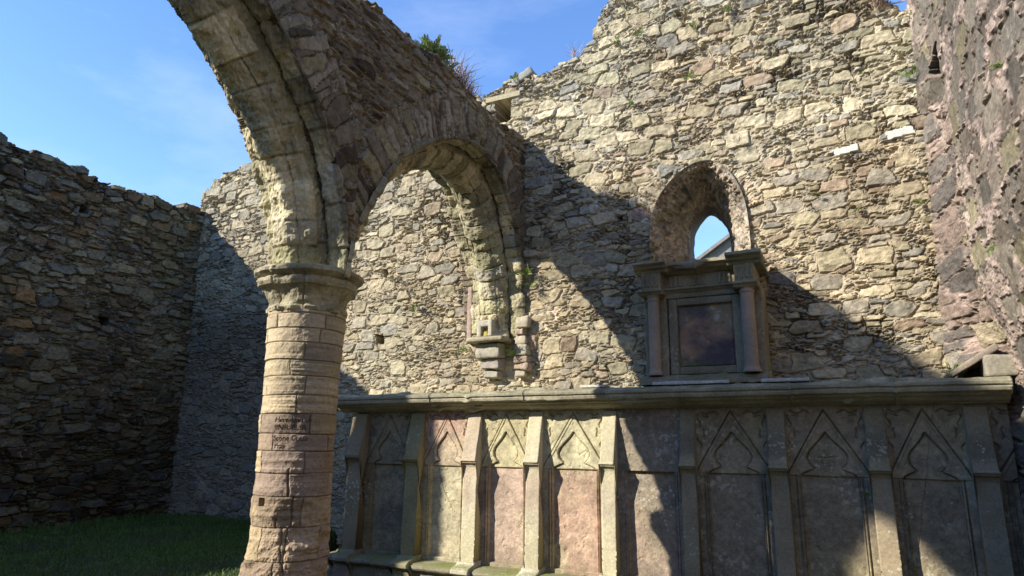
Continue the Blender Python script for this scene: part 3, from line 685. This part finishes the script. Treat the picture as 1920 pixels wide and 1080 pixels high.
    # ---------- respond on the end wall: corbel, stub below it, little square niche
    resp = bpy.data.objects.new('respond', None); sc.collection.objects.link(resp); resp.parent = root; resp.location = (0, 0, 0)
    def att(VF, c, name, mat=M_ash):
        V, F = VF; C = np.ones((len(V), 3))*np.array(c)*(1+.4*fbm3(V[None]*5, 3)[0])[:, None]
        return link(name, mesh_np(name, V, F, C), mat, resp)
    rs = np.random.RandomState(8)
    z = 2.80
    att(rbox((-3.72, 6.24, 2.675), (-3.27, 6.52, 2.725), .02, .02, .014, 9, 5), (.33, .29, .20), 'corbel')
    zz = 2.665
    blocks = []
    for hgt, x0, x1, y0, colr in ((.16, -3.64, -3.35, 6.33, (.40, .37, .29)), (.12, -3.62, -3.37, 6.37, (.34, .30, .26)), (.09, -3.59, -3.40, 6.41, (.37, .34, .28))):
        att(rbox((x0, y0, zz-hgt), (x1, 6.52, zz), .02, .015, .030, 9, int(zz*90)), colr, 'stone_block'); zz -= hgt+.004
    # niche block with its small yellow stone
    for b in (((-3.60, 6.27, 2.73), (-3.545, 6.36, 2.90)), ((-3.465, 6.27, 2.73), (-3.41, 6.36, 2.90)), ((-3.60, 6.272, 2.84), (-3.41, 6.36, 2.915))):
        att(rbox(*b, .012, .02, .012, 12, 8), (.42, .39, .31), 'niche_frame')
    V, F = rbox((-3.525, 6.29, 2.73), (-3.475, 6.34, 2.79), .012, .02, .008, 14, 9); vf_obj('niche_stone', (V, F), M_yel, resp)
    # broken stub of the outer order beside the corbel
    zz = 2.95
    for i in range(7):
        hgt = rs.uniform(.06, .13); w_ = rs.uniform(.10, .16)
        att(rbox((-3.22+rs.uniform(0, .03), 6.39+rs.uniform(0, .06), zz-hgt), (-3.20+w_, 6.53, zz), .02, .015, .028, 10, i), random.choice([(.42, .37, .28), (.39, .30, .23), (.43, .40, .31)]), 'stone_block'); zz -= hgt+.006
    att(rbox((-3.84, 6.455, 2.70), (-3.775, 6.56, 3.36), .015, .03, .008, 9, 4), (.36, .27, .22), 'jamb')
build_arcade()

# ---------------------------------------------------------------- tomb screen
PIL = [(-5.05, -4.86), (-4.275, -4.10), (-3.555, -3.40), (-2.855, -2.705), (-2.09, -1.955), (-1.365, -1.235), (-.635, -.495), (.095, .235), (.765, .915)]
def build_tomb():
    root = empty('wall_tomb', (-2, 6.1, 0), 'long carved stone tomb front of panels and pilasters at the foot of the gable wall', 'tomb')
    cor = [(6.50, 1.922), (6.06, 1.922), (6.055, 1.932), (6.02, 1.937), (6.00, 1.945), (5.985, 1.957), (5.975, 1.972), (5.93, 1.977), (5.92, 1.995), (5.875, 2.003), (5.865, 2.032), (5.872, 2.043), (5.855, 2.048), (5.85, 2.075), (5.90, 2.10), (6.2, 2.112), (6.50, 2.12)]
    cor = cor[::-1]
    mould_obj('cornice', cor, -5.23, 1.06, M_cor, root, seed=4, amp=.004, joints=(-3.92, -2.83, -1.98, -1.30, -.42, .33), chips=.03)
    led = [(6.50, -.1), (5.86, -.1), (5.86, .06), (5.90, .09), (5.915, .12), (5.915, .33), (5.90, .345), (5.865, .352), (5.85, .372), (5.855, .398), (5.89, .412), (6.0, .425), (6.5, .43)][::-1]
    mould_obj('plinth', led, -5.19, 1.08, M_cor if False else M_plinth, root, seed=14, amp=.005, joints=(-4.55, -3.45, -2.3, -1.2, -.1), chips=.02)
    # panels: height-field slabs with sunk field, ogee head, gablet lines and little scrolls
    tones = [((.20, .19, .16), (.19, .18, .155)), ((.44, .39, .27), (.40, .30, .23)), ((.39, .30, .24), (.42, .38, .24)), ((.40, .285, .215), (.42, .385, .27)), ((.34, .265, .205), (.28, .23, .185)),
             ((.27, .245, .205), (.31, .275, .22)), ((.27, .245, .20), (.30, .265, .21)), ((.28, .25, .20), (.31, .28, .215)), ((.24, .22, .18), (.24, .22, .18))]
    edges = [p for p in PIL]+[(1.06, 1.2)]
    for i in range(9):
        x0 = edges[i][0]+.03; x1 = edges[i+1][0]+.05 if i < 8 else 1.05
        cx = (edges[i][1]+edges[i+1][0])/2; hw = (edges[i+1][0]-edges[i][1])/2
        if i == 8: cx = 1.25; hw = .33
        xs = np.arange(x0, x1, .0058); zs = np.arange(.40, 1.93, .0058)
        x, z = np.meshgrid(xs, zs, indexing='ij'); r = x-cx
        zj = 1.355+.006*fbm(x*3, z*0, i)
        h = np.zeros(x.shape); a = np.abs(r)
        fw = hw-.085
        # double-rolled jamb of the sunk field
        def roll(d, c, w_): return np.exp(-((d-c)/w_)**2)
        field = ss(-.004, .004, fw-a)*ss(-.004, .004, zj-z)*ss(-.004, .004, z-.46)
        # ogee head
        zt = 1.71; q = np.clip((z-zj)/(zt-zj), 0, 1)
        wog = fw*np.interp(q, [0, .06, .12, .17, .22, .30, .42, .55, .72, .86, 1.0], [.98, .90, .68, .47, .56, .68, .72, .64, .38, .15, .0])
        head = ss(-.004, .004, wog-a)*(z >= zj)*(z < zt)
        plain = i in (4,)
        sunk = field if plain else np.maximum(field, head)
        if i == 0: sunk = field+head*.6
        h -= np.where(z < zj, sunk*.040, sunk*.020)
        if not plain: h -= .022*np.exp(-((a-wog)/.0065)**2)*(z > zj)*(z < zt)*np.where(r < 0, 1, .6)
        dd = np.where(z < zj, a-fw, (a-wog)*.8)
        if not plain:
            m = (z < zt+.01); h += (-.016*roll(dd, .012, .005)+.008*roll(dd, .023, .006)-.016*roll(dd, .036, .005))*m*(z > .46)*(z < zj)
            # gablet
            gl = (z-1.885)+a*(1.885-1.40)/(hw*.98)
            side = np.where(r < 0, 1., .75)
            h += (z > zj+.02)*(-.026*np.exp(-(gl/.008)**2)*side)
            band = ss(-.055, -.045, gl)*ss(0, -.008, gl)*(z > zj); h += band*.006
            # scrolls in the top corners: short curled cuts
            for sgn in (-1, 1):
                for (px, pz, L_, an) in ((.60, 1.872, .17, 0.0), (.90, 1.80, .13, 1.5), (.78, 1.70, .10, 1.9), (.93, 1.62, .12, 1.4), (.72, 1.84, .06, .8)):
                    X = (r*sgn-px*hw); Z = (z-pz); c_, s_ = math.cos(an), math.sin(an)
                    l = X*c_+Z*s_; t = -X*s_+Z*c_+.012*np.sin(l*55)
                    h -= .017*np.exp(-(t/.006)**2)*ss(L_/2, L_/2-.02, np.abs(l))*(a < hw-.01)
        else:
            m = (z < zj); h += (-.010*roll(dd, .012, .004)-.010*roll(dd, .034, .004))*m
        # joint between head stone and field slab
        h -= .010*np.exp(-((z-zj)/.004)**2)*(1 if not plain else .4)
        gx = x*1.; h += fbm(gx*4, z*4, 5+i, 4)*.005+fbm(gx*30, z*30, 6+i, 4, .7)*.0022-.004*ss(.36, .5, fbm(gx*18, z*18, 66+i, 3))
        dm = ss(.28, .5, fbm(gx*5+i, z*5, 60+i, 3)); h -= dm*.008*(0.3 if sunk is field else 1)
        # a few cracks
        if i in (1, 6, 7):
            cz = {1: (1.25, -1.9), 6: (1.50, .15), 7: (1.0, 5.)}[i]
            t = (z-cz[0])-cz[1]*(r+.1)+.04*fbm(x*8, z*8, 9+i); h -= .008*np.exp(-(t/.006/max(1, abs(cz[1])*.5))**2)*ss(.35, .2, a/hw if i != 7 else a*0)
        P = np.stack([x, 6.085-h, z], -1)
        lo, up = tones[i]
        f = ss(-.02, .02, z-zj+.02*fbm(x*6, z*6, 3)); c = np.array(lo)*(1-f[..., None])+np.array(up)*f[..., None]
        ns = fbm(x*2.2+i*5, z*1.6, 80, 4); n2 = fbm(x*6+i*9, z*6, 84, 4)
        yl = ss(-.02, .25, ns)[..., None]*(.45 if i in (2, 3, 5, 6) else .3); c = c*(1-yl)+np.array((.46, .43, .28) if i < 4 else (.23, .22, .14))*yl
        if i in (1, 3): pk = ss(.0, .25, -ns)[..., None]*f[..., None]*.6; c = c*(1-pk)+np.array((.38, .24, .20))*pk
        if i >= 4:
            dk = ss(-.05, .25, n2)[..., None]*.5; c = c*(1-dk)+np.array((.10, .09, .08))*dk
        if i == 0: c = c*.8
        jamb = (a > fw)*(z < zj); c = np.where(jamb[..., None] & (i < 4), c*.9+np.array((.03, .025, .005)), c)
        c = c*(1+.45*n2)[..., None]*(1+.34*fbm(x*25, z*25, 91, 4, .7))[..., None]
        if i >= 4:
            lp = (ss(.18, .26, fbm(x*34, z*34, 95, 3))*ss(.0, .2, fbm(x*3+i, z*3, 96, 2)))[..., None]*.7; c = c*(1-lp)+np.array((.42, .42, .37))*lp
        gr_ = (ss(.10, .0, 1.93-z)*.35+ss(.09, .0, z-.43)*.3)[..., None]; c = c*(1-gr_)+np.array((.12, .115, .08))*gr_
        E = np.zeros(P.shape); E[..., 1] = .3
        o = grid_obj('panel', P, np.clip(c*np.array((1.14, 1.04, .88) if i in (0, 5, 6, 7, 8) else (1.04, 1.02, .98)), .02, .8), M_tomb, root, None, E)  # panels standing in shade get a warmer tint than the sunlit ones
    # pilasters: battered upper shaft on a moulded ledge over a lower shaft
    for i, (a, b) in enumerate(PIL):
        zl = 1.405
        prof = [(6.20, 1.90), (6.075, 1.90), (6.045, 1.80), (5.965, zl+.075), (5.955, zl+.045), (5.955, zl+.030), (5.940, zl+.026), (5.938, zl+.010), (5.952, zl+.004), (5.952, zl-.008), (5.975, zl-.016), (5.990, zl-.05), (5.990, zl-.08),
                (5.965, .46), (5.955, .42), (6.2, .42)]
        if i == 0: prof = [(6.20, 1.90), (6.04, 1.90), (6.0, 1.72), (5.945, 1.50), (5.925, zl+.05), (5.93, zl+.02), (5.965, zl-.01), (5.985, zl-.04), (5.985, zl-.08), (5.965, .46), (5.955, .42), (6.2, .42)]
        V, F, T = moulding(prof, a, b, res=.012, amp=.004, seed=20+i)
        # the ledge steps out a little sideways as well
        bump = np.exp(-((V[:, 2]-zl)/.028)**2)*.012
        xm = (a+b)/2; V[:, 0] += np.sign(V[:, 0]-xm)*bump*(np.abs(V[:, 0]-xm) > (b-a)*.4)
        n2 = fbm3(V[None]*4, 50+i, 4)[0]; n3 = fbm3(V[None]*1.7+i, 58, 3)[0]
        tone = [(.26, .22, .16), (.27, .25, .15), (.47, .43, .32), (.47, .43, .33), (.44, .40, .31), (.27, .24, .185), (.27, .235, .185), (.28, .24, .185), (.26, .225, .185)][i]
        c = np.ones((len(V), 3))*np.array(tone)
        yl = ss(-.1, .25, n3)[:, None]*.45; c = c*(1-yl)+np.array((.44, .42, .26) if 1 < i < 5 else (.20, .195, .13))*yl
        if 1 < i < 5: rd = ss(.0, .2, -n3)[:, None]*.4; c = c*(1-rd)+np.array((.38, .28, .22))*rd
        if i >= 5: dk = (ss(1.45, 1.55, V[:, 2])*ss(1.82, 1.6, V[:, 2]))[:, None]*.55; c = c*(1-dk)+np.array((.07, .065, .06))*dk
        c = c*(1+.35*n2)[:, None]
        if i in (6, 7):
            lp = (ss(.16, .30, fbm3(V[None]*60, 97, 3)[0])*ss(1.43, 1.5, V[:, 2])*ss(1.8, 1.6, V[:, 2]))[:, None]*.75; c = c*(1-lp)+np.array((.42, .42, .38))*lp
        me = mesh_np('pilaster', V, [F, T], np.clip(c*np.array((1.10, 1.03, .88) if i < 2 or i > 4 else (1.04, 1.0, .95)), .02, .8)); link('pilaster', me, M_tomb, root)  # shaded pilasters tinted warmer in their colour than the three sunlit ones
        # base block on the plinth
        pv = [(6.1, .47), (5.945, .465), (5.93, .445), (5.90, .435), (5.845, .425), (5.815, .405), (5.815, .372), (5.85, .352), (5.87, .33), (5.87, -.05), (6.1, -.05)]
        V, F, T = moulding(pv, a-.02, b+.02, res=.02, amp=.004, seed=70+i); c = np.ones((len(V), 3))*np.array(tone)*(1+.4*fbm3(V[None]*5, 5)[0])[:, None]
        link('pilaster_base', mesh_np('pilaster_base', V, [F, T], np.clip(c, .02, .8)), M_tomb, root)
    # solid core behind the carved front
    V, F = rbox((-5.04, 6.21, 0), (1.03, 6.48, 1.9), .01, .06, .01, 3, 2); C = np.ones((len(V), 3))*np.array((.40, .31, .26)); link('core', mesh_np('core', V, F, C), M_tomb, root)
M_plinth = mat_stone('plinth_stone', attr=False, base=(.30, .27, .19), base2=(.19, .17, .13), bump=.35, moss=.4, moss_col=(.17, .18, .06), lichen=.3)
build_tomb()

# ---------------------------------------------------------------- memorial standing on the tomb
def build_memorial():
    root = empty('wall_monument', (-1.15, 6.2, 2.12), 'weathered memorial with two columns and a dark red tablet, standing on the tomb', 'monument')
    Z0 = 2.12
    mould_obj('base_course', [(6.5, Z0+.09), (6.05, Z0+.09), (6.04, Z0+.075), (5.99, Z0+.07), (5.985, Z0+.045), (5.95, Z0+.04), (5.945, Z0+.0), (6.5, Z0)], -1.69, -.58, M_mon, root, seed=5, amp=.006, chips=.03)
    vf_obj('back_slab', rbox((-1.63, 6.18, Z0+.08), (-.62, 6.50, 3.05), .01, .04, .01, 5, 3), M_mon, root)
    # tablet frame and tablet
    fr = [rbox((-1.44, 6.125, Z0+.10), (-1.36, 6.20, 2.93), .008, .03, .006, 8, 1), rbox((-.86, 6.125, Z0+.10), (-.78, 6.20, 2.93), .008, .03, .006, 8, 2),
          rbox((-1.361, 6.127, 2.865), (-.859, 6.20, 2.93), .008, .03, .006, 8, 3), rbox((-1.361, 6.127, Z0+.10), (-.859, 6.20, Z0+.17), .012, .03, .01, 8, 4)]
    for q in fr: vf_obj('tablet_frame', q, M_mon, root)
    xs = np.arange(-1.37, -.85, .006); zs = np.arange(Z0+.16, 2.875, .006); x, z = np.meshgrid(xs, zs, indexing='ij')
    h = fbm(x*5, z*5, 3, 4)*.008+fbm(x*40, z*40, 4, 3)*.003-.010*ss(.15, .4, fbm(x*7, z*7, 5, 3))
    e = np.minimum(np.minimum(x+1.37, -.856-x), np.minimum(z-Z0-.16, 2.87-z)); h -= .012*np.exp(-((e-.012)/.006)**2)
    zr = (z-Z0-.16)/.6; xr = (x+1.11)/.26; nn = fbm(x*6, z*6, 8, 4)
    red = ss(.30, .02, (xr*.9)**2+((zr-.38)/.42)**2-.55+nn*.9)[..., None]; grn = ss(.16, .04, zr+.12*nn)[..., None]; pal = ss(.25, .5, fbm(x*22, z*22, 9, 4))[..., None]*ss(.55, .8, zr)[..., None]
    c = np.array((.25, .19, .12))*(1-red)+np.array((.44, .27, .16))*red; c = c*(1-grn)+np.array((.17, .18, .10))*grn; c = c*(1-pal*.7)+np.array((.40, .37, .31))*pal*.7
    c = c*(1+.4*nn)[..., None]
    grid_obj('tablet', np.stack([x, 6.155-h, z], -1), np.clip(c, .02, .8), M_slab, root)
    # pilasters behind the columns, right one has a deep side return
    vf_obj('pilaster', rbox((-1.665, 6.10, Z0+.09), (-1.45, 6.30, 3.0), .012, .04, .008, 7, 6), M_mon, root)
    vf_obj('pilaster', rbox((-.785, 6.09, Z0+.09), (-.60, 6.46, 3.0), .012, .04, .008, 7, 7), M_mon, root)
    def drum(cx, cy, r, z0, z1, mat, nm, seed):
        prof = dense([(r*1.30, z0), (r*1.33, z0+.02), (r*1.12, z0+.035), (r*1.03, z0+.06), (r*1.04, z0+.25), (r, z1-.08), (r*.97, z1-.06), (r*1.12, z1-.05), (r*1.12, z1-.038), (r*.98, z1-.033), (r*1.0, z1-.02), (r*1.3, z1)], .012)
        T = np.linspace(0, 2*math.pi, 49); P = np.zeros((49, len(prof), 3)); R_ = prof[None, :, 0]*(1+.06*fbm(np.cos(T)[:, None]*2+3, prof[None, :, 1]*6, seed, 3))
        R_ = R_-.006*np.exp(-((prof[None, :, 1]-(z0+.22+.02*np.sin(T*2)[:, None]))/.004)**2)-.006*np.exp(-((prof[None, :, 1]-(z0+.46+.03*np.sin(T)[:, None]))/.004)**2)
        P[..., 0] = cx+R_*np.cos(T)[:, None]; P[..., 1] = cy+R_*np.sin(T)[:, None]; P[..., 2] = prof[None, :, 1]
        P[-1] = P[0]
        return vf_obj(nm, (P.reshape(-1, 3), grid_faces(49, len(prof))), mat, root)
    drum(-1.555, 6.035, .052, Z0+.09, 2.955, M_red, 'column', 3)
    drum(-.715, 6.02, .058, Z0+.09, 2.965, M_red, 'column', 5)
    # entablature: architrave, frieze with flutes, broken cornice, blocks over the columns
    vf_obj('architrave', rbox((-1.46, 6.12, 2.935), (-.77, 6.3, 3.0), .01, .03, .008, 8, 11), M_mon, root)
    mould_obj('architrave_moulding', [(6.3, 3.03), (6.08, 3.03), (6.075, 3.015), (6.10, 3.0), (6.11, 2.985), (6.3, 2.985)], -1.48, -.78, M_mon, root, seed=6, amp=.004, chips=.02)
    vf_obj('frieze', rbox((-1.50, 6.13, 3.03), (-.75, 6.42, 3.16), .01, .03, .006, 8, 12), M_mon, root)
    fl = []
    for k in range(14):
        if k % 5 in (3, 4): continue
        x = -1.42+k*.045; fl.append(rbox((x, 6.115, 3.045), (x+.022, 6.14, 3.145), .006, .02, .003, 8, k))
    for q in fl: vf_obj('flute', q, M_mon, root)
    mould_obj('cornice', [(6.5, 3.27), (6.06, 3.27), (6.03, 3.262), (5.995, 3.25), (5.99, 3.225), (6.03, 3.215), (6.05, 3.19), (6.09, 3.185), (6.12, 3.16), (6.5, 3.16)], -1.47, -.82, M_mon, root, seed=7, amp=.006, chips=.035, joints=(-1.15,))
    for (x0, x1, yb, zt, mt, sd) in ((-1.66, -1.455, 5.97, 3.255, M_mon, 1), (-.815, -.625, 5.955, 3.25, M_monc, 2)):
        vf_obj('block', rbox((x0+.01, yb+.0, 2.985), (x1-.01, 6.4, 3.165), .008, .02, .006, 8, 20+sd), M_mon, root)
        ff = [rbox((x0+.022+k*.042, yb-.012, 3.03), (x0+.042+k*.042, yb+.01, 3.14), .006, .02, .002, 8, k) for k in range(4)]
        for q in ff: vf_obj('flute', q, M_mon if sd == 1 else M_monc, root)
        mould_obj('impost', [(6.3, 3.0), (yb-.025, 3.0), (yb-.028, 2.985), (yb-.005, 2.972), (yb+.0, 2.955), (6.3, 2.955)], x0-.012, x1+.012, M_mon, root, seed=30+sd, amp=.003)
        mould_obj('cap', [(6.45, zt+.02), (yb-.06, zt+.012), (yb-.095, zt), (yb-.10, zt-.022), (yb-.055, zt-.032), (yb-.045, zt-.055), (yb-.012, zt-.065), (yb-.0, zt-.092), (6.45, zt-.092)], x0-.045, x1+.06, mt, root, seed=40+sd, amp=.006, chips=.03)
build_memorial()

# ---------------------------------------------------------------- loose slabs on top of the tomb
o = vf_obj('stone_slab', rbox((-1.56, 5.90, 2.113), (-.90, 6.0, 2.142), .006, .03, .006, 6, 3), M_white); tag(o, 'long pale flat slab lying on the cornice in front of the memorial tablet', 'slab', 'pale slabs on the cornice')
o = vf_obj('stone_slab', rbox((-.64, 5.90, 2.112), (-.27, 6.1, 2.138), .006, .03, .006, 6, 5), M_white); tag(o, 'short pale flat slab lying on the cornice just right of the memorial', 'slab', 'pale slabs on the cornice')
o = vf_obj('stone_slab', rbox((-2.26, 5.92, 2.11), (-2.02, 6.1, 2.135), .006, .03, .006, 6, 6), M_white); tag(o, 'small pale slab on the cornice where the wall turns from sun to shade', 'slab', 'pale slabs on the cornice')
V, F = rbox((-.19, -.16, -.022), (.19, .20, .022), .01, .03, .01, 6, 9)
M_lean = mat_stone('leaning_slab_stone', attr=False, base=(.36, .31, .24), base2=(.26, .21, .17), bump=.4)
R_ = np.array((Matrix.Rotation(math.radians(-33), 3, 'Y')))
V = V@R_.T+np.array((.87, 6.15, 2.235)); o = vf_obj('fallen_slab', (V, F), M_lean); tag(o, 'thick broken slab tilted on the right end of the tomb against the pink wall', 'slab')
V, F = rbox((.93, 5.98, 2.11), (1.14, 6.25, 2.27), .02, .03, .012, 6, 10); o = vf_obj('stone_block', (V, F), mat_stone('block_stone', attr=False, base=(.38, .34, .24), base2=(.28, .25, .2), bump=.4)); tag(o, 'squat yellowish stone block wedged beneath the tilted slab', 'stone')

# ---------------------------------------------------------------- house seen through the window
def build_house():
    root = empty('house', (-3, 34, 0), 'dark slate roof of a house seen far off through the pointed window', 'house')
    # gable facing us; roof rises to the right
    y0, y1 = 31.5, 40
    xe, ze, xr, zr = -6.6, 9.95, -1.0, 13.6
    xw = 2*xr-xe
    V = np.array([(xe+.3, y0+.3, -.1), (xw-.3, y0+.3, -.1), (xw-.3, y0+.3, ze), (xr, y0+.3, zr-.15), (xe+.3, y0+.3, ze), (xe+.3, y1, -.1), (xw-.3, y1, -.1), (xw-.3, y1, ze), (xr, y1, zr-.15), (xe+.3, y1, ze)], float)
    me = bpy.data.meshes.new('wall'); me.from_pydata([tuple(v) for v in V], [], [(0, 1, 2, 3, 4), (5, 9, 8, 7, 6), (0, 4, 9, 5), (1, 6, 7, 2)]); link('wall', me, M_slate, root)
    th = .18
    def slab(x0, z0, x1, z1):
        return [(x0, y0, z0), (x1, y0, z1), (x1, y1+.3, z1), (x0, y1+.3, z0), (x0, y0, z0-th), (x1, y0, z1-th), (x1, y1+.3, z1-th), (x0, y1+.3, z0-th)]
    vs = slab(xe, ze, xr, zr)+slab(xr, zr, xw, ze); fs = []
    for b in (0, 8): fs += [tuple(b+i for i in f) for f in ((0, 1, 2, 3), (7, 6, 5, 4), (0, 4, 5, 1), (1, 5, 6, 2), (2, 6, 7, 3), (3, 7, 4, 0))]
    me = bpy.data.meshes.new('roof'); me.from_pydata(vs, [], fs); link('roof', me, M_slate, root)
build_house()

# ---------------------------------------------------------------- plants
def tuft(name, pos, size, n, mat, label, cat, kind='leaf', up=(0, -.5, .6), seed=0, group=None, squash=(1, .6, 1)):
    rs = np.random.RandomState(seed); Vs = []; Fs = []; b = 0; up = np.array(up, float); up /= np.linalg.norm(up)
    for i in range(n):
        d = rs.normal(0, 1, 3); d /= np.linalg.norm(d); d = d*.75+up*.85; d /= np.linalg.norm(d)
        L_ = size*rs.uniform(.45, 1.05)
        side = np.cross(d, rs.normal(0, 1, 3)); side /= np.linalg.norm(side)
        p0 = np.array(pos)+rs.normal(0, .12, 3)*size*np.array(squash)
        if kind == 'leaf':
            # stem with paired leaflets
            droop = np.array((0, 0, -.35))*L_
            for k in range(5):
                t = (k+1.5)/6; c = p0+d*L_*t+droop*t*t
                for s in (-1, 1):
                    a = c; lw = L_*.20*(1.15-t*.5); ld = side*s*.8+d*.5; ld = ld/np.linalg.norm(ld)*lw; nn = np.cross(ld, d); nn = nn/np.linalg.norm(nn)*lw*.05
                    wv = d*lw*.42
                    Vs += [a, a+ld*.5-wv+nn, a+ld, a+ld*.5+wv-nn]; Fs.append((b, b+1, b+2, b+3)); b += 4
            w_ = side*size*.012; e = p0+d*L_+droop
            Vs += [p0-w_, p0+w_, e+w_*.3, e-w_*.3]; Fs.append((b, b+1, b+2, b+3)); b += 4
        else:
            w_ = side*size*.016; m_ = p0+d*L_*.6; e = m_+(d*.4+rs.normal(0, .18, 3))*L_
            Vs += [p0-w_, p0+w_, m_+w_*.8, m_-w_*.8]; Fs.append((b, b+1, b+2, b+3)); b += 4
            Vs += [m_-w_*.8, m_+w_*.8, e+w_*.2, e-w_*.2]; Fs.append((b, b+1, b+2, b+3)); b += 4
    o = link(name, mesh_np(name, np.array(Vs), np.array(Fs), None, False), mat)
    o.location = pos; o.data.transform(Matrix.Translation(-Vector(pos)))
    tag(o, label, cat, group); return o
WB = 6.45
tuft('shrub', (-3.27, 4.68, 5.13), .26, 260, M_shrub, 'small leafy green shrub on top of the arcade wall', 'shrub', up=(0, 0, 1), seed=1, squash=(1, 1.6, 1))
tuft('shrub', (-3.25, 4.90, 5.11), .17, 120, M_shrub, 'low dark bush beside the leafy shrub on the arcade top', 'shrub', up=(0, 0, 1), seed=51, squash=(1, 1.2, 1))
for k, (y_, z_) in enumerate(((5.02, 5.10), (5.18, 5.09), (5.34, 5.07))):
    tuft('dry_grass', (-3.22, y_, z_), .30-.05*k, 160, M_dry, ('dead pinkish grass clump next to the shrub on the arcade', 'middle clump of dead grass on the arcade top', 'lowest dead grass clump on the arcade top, nearest the gable wall')[k], 'grass clump', 'stem', (0, .1, 1), 2+k, 'dry grass along the arcade top', (1.2, 1.5, .4))
G = 'small plants growing in the gable wall'
PL = [((-1.109, 5.95), .11, 'bright fern tuft high on the gable wall, near the top edge', 'leaf'),
      ((-1.712, 6.02), .10, 'grassy tuft on the upper gable wall, second from the ragged slope', 'leaf'),
      ((-1.967, 6.0), .11, 'grassy tuft on the upper gable wall nearest the ragged slope', 'leaf'),
      ((-.772, 6.03), .12, 'straggly tuft, topmost of the high row on the gable wall', 'leaf'),
      ((-1.807, 5.20), .08, 'tiny round green tuft in mid wall, left above the window', 'leaf'),
      ((-1.17, 5.36), .13, 'sprawling pale weed directly above the window', 'leaf'),
      ((.776, 4.88), .13, 'green fern in the upper right corner by the pink wall', 'leaf'),
      ((.85, 5.46), .09, 'bright green sprig at the top right corner against the sky', 'leaf'),
      ((.71, 3.66), .08, 'little fern in the corner halfway down beside the pink wall', 'leaf'),
      ((.234, 3.665), .06, 'small green patch right of the window under the white stones', 'leaf'),
      ((-.10, 3.88), .06, 'weed speck between the window and the white stones', 'leaf'),
      ((.748, 2.17), .15, 'leafy clump on the cornice beside the tilted slab', 'leaf'),
      ((-3.84, 2.60), .15, 'bushy fern left of the corbel below the arch', 'leaf'),
      ((-3.20, 2.56), .16, 'bushy fern right of the corbel below the arch', 'leaf'),
      ((-3.08, 3.42), .17, 'sprawling weed where the arch meets the sunlit wall', 'leaf'),
      ((-3.02, 3.28), .11, 'smaller weed just under the sprawling one beside the arch', 'leaf'),
      ((-4.55, 3.15), .12, 'thin weed on the sunlit wall seen through the arch', 'leaf'),
      ((-3.24, 5.88), .10, 'dark weed on the wall top left of the tilted grey stone', 'leaf'),
      ((-.74, 4.55), .10, 'brown weed on the ragged stones over the window right side', 'stem')]
for i, ((x_, z_), s_, lb, kd) in enumerate(PL):
    tuft('wall_plant', (x_, 6.12 if z_ < 2.2 else WB, z_), s_, 16 if kd == 'leaf' else 26, M_leaf if kd == 'leaf' else M_dry, lb, 'wall plant', kd, seed=20+i, group=G)
tuft('dead_weed', (-2.50, 6.5, 6.02), .16, 40, M_dry, 'dark dead weed on the ragged slope of the gable top', 'weed', 'stem', (0, 0, 1), 60)
tuft('dead_weed', (.60, 6.48, 5.72), .26, 90, M_dry, 'dry trailing stems hanging over the top right corner of the gable', 'weed', 'stem', (.3, -.3, .3), 61)
tuft('wall_plant', (.90, 3.989, 3.58), .07, 12, M_leaf, 'small fern high on the pink wall', 'wall plant', 'leaf', (-1, 0, .4), 62, 'ferns on the pink wall')
tuft('wall_plant', (.90, 4.827, 2.80), .07, 12, M_leaf, 'small fern halfway down the pink wall', 'wall plant', 'leaf', (-1, 0, .4), 63, 'ferns on the pink wall')
tuft('wall_plant', (-1.14, 7.0, 3.10), .30, 12, M_leaf, 'spiky fern on the window sill behind the memorial', 'wall plant', 'stem', (0, 0, 1), 64)
tuft('moss_cushion', (.06, 6.04, 1.24), .05, 26, M_shrub, 'small moss cushion on the tomb front, low beside a right-hand pilaster', 'moss', 'leaf', (0, -1, .2), 65)
# tilted grey stone standing on the gable top
V, F = rbox((-.14, -.1, -.05), (.14, .2, .05), .02, .03, .02, 7, 12); R_ = np.array((Matrix.Rotation(math.radians(-24), 3, 'Y'))); V = V@R_.T+np.array((-3.18, 6.60, 5.94))
o = vf_obj('loose_stone', (V, F), mat_stone('grey_loose_stone', attr=False, base=(.33, .33, .30), bump=.4)); tag(o, 'grey stone leaning on the gable top above the square hole', 'stone')
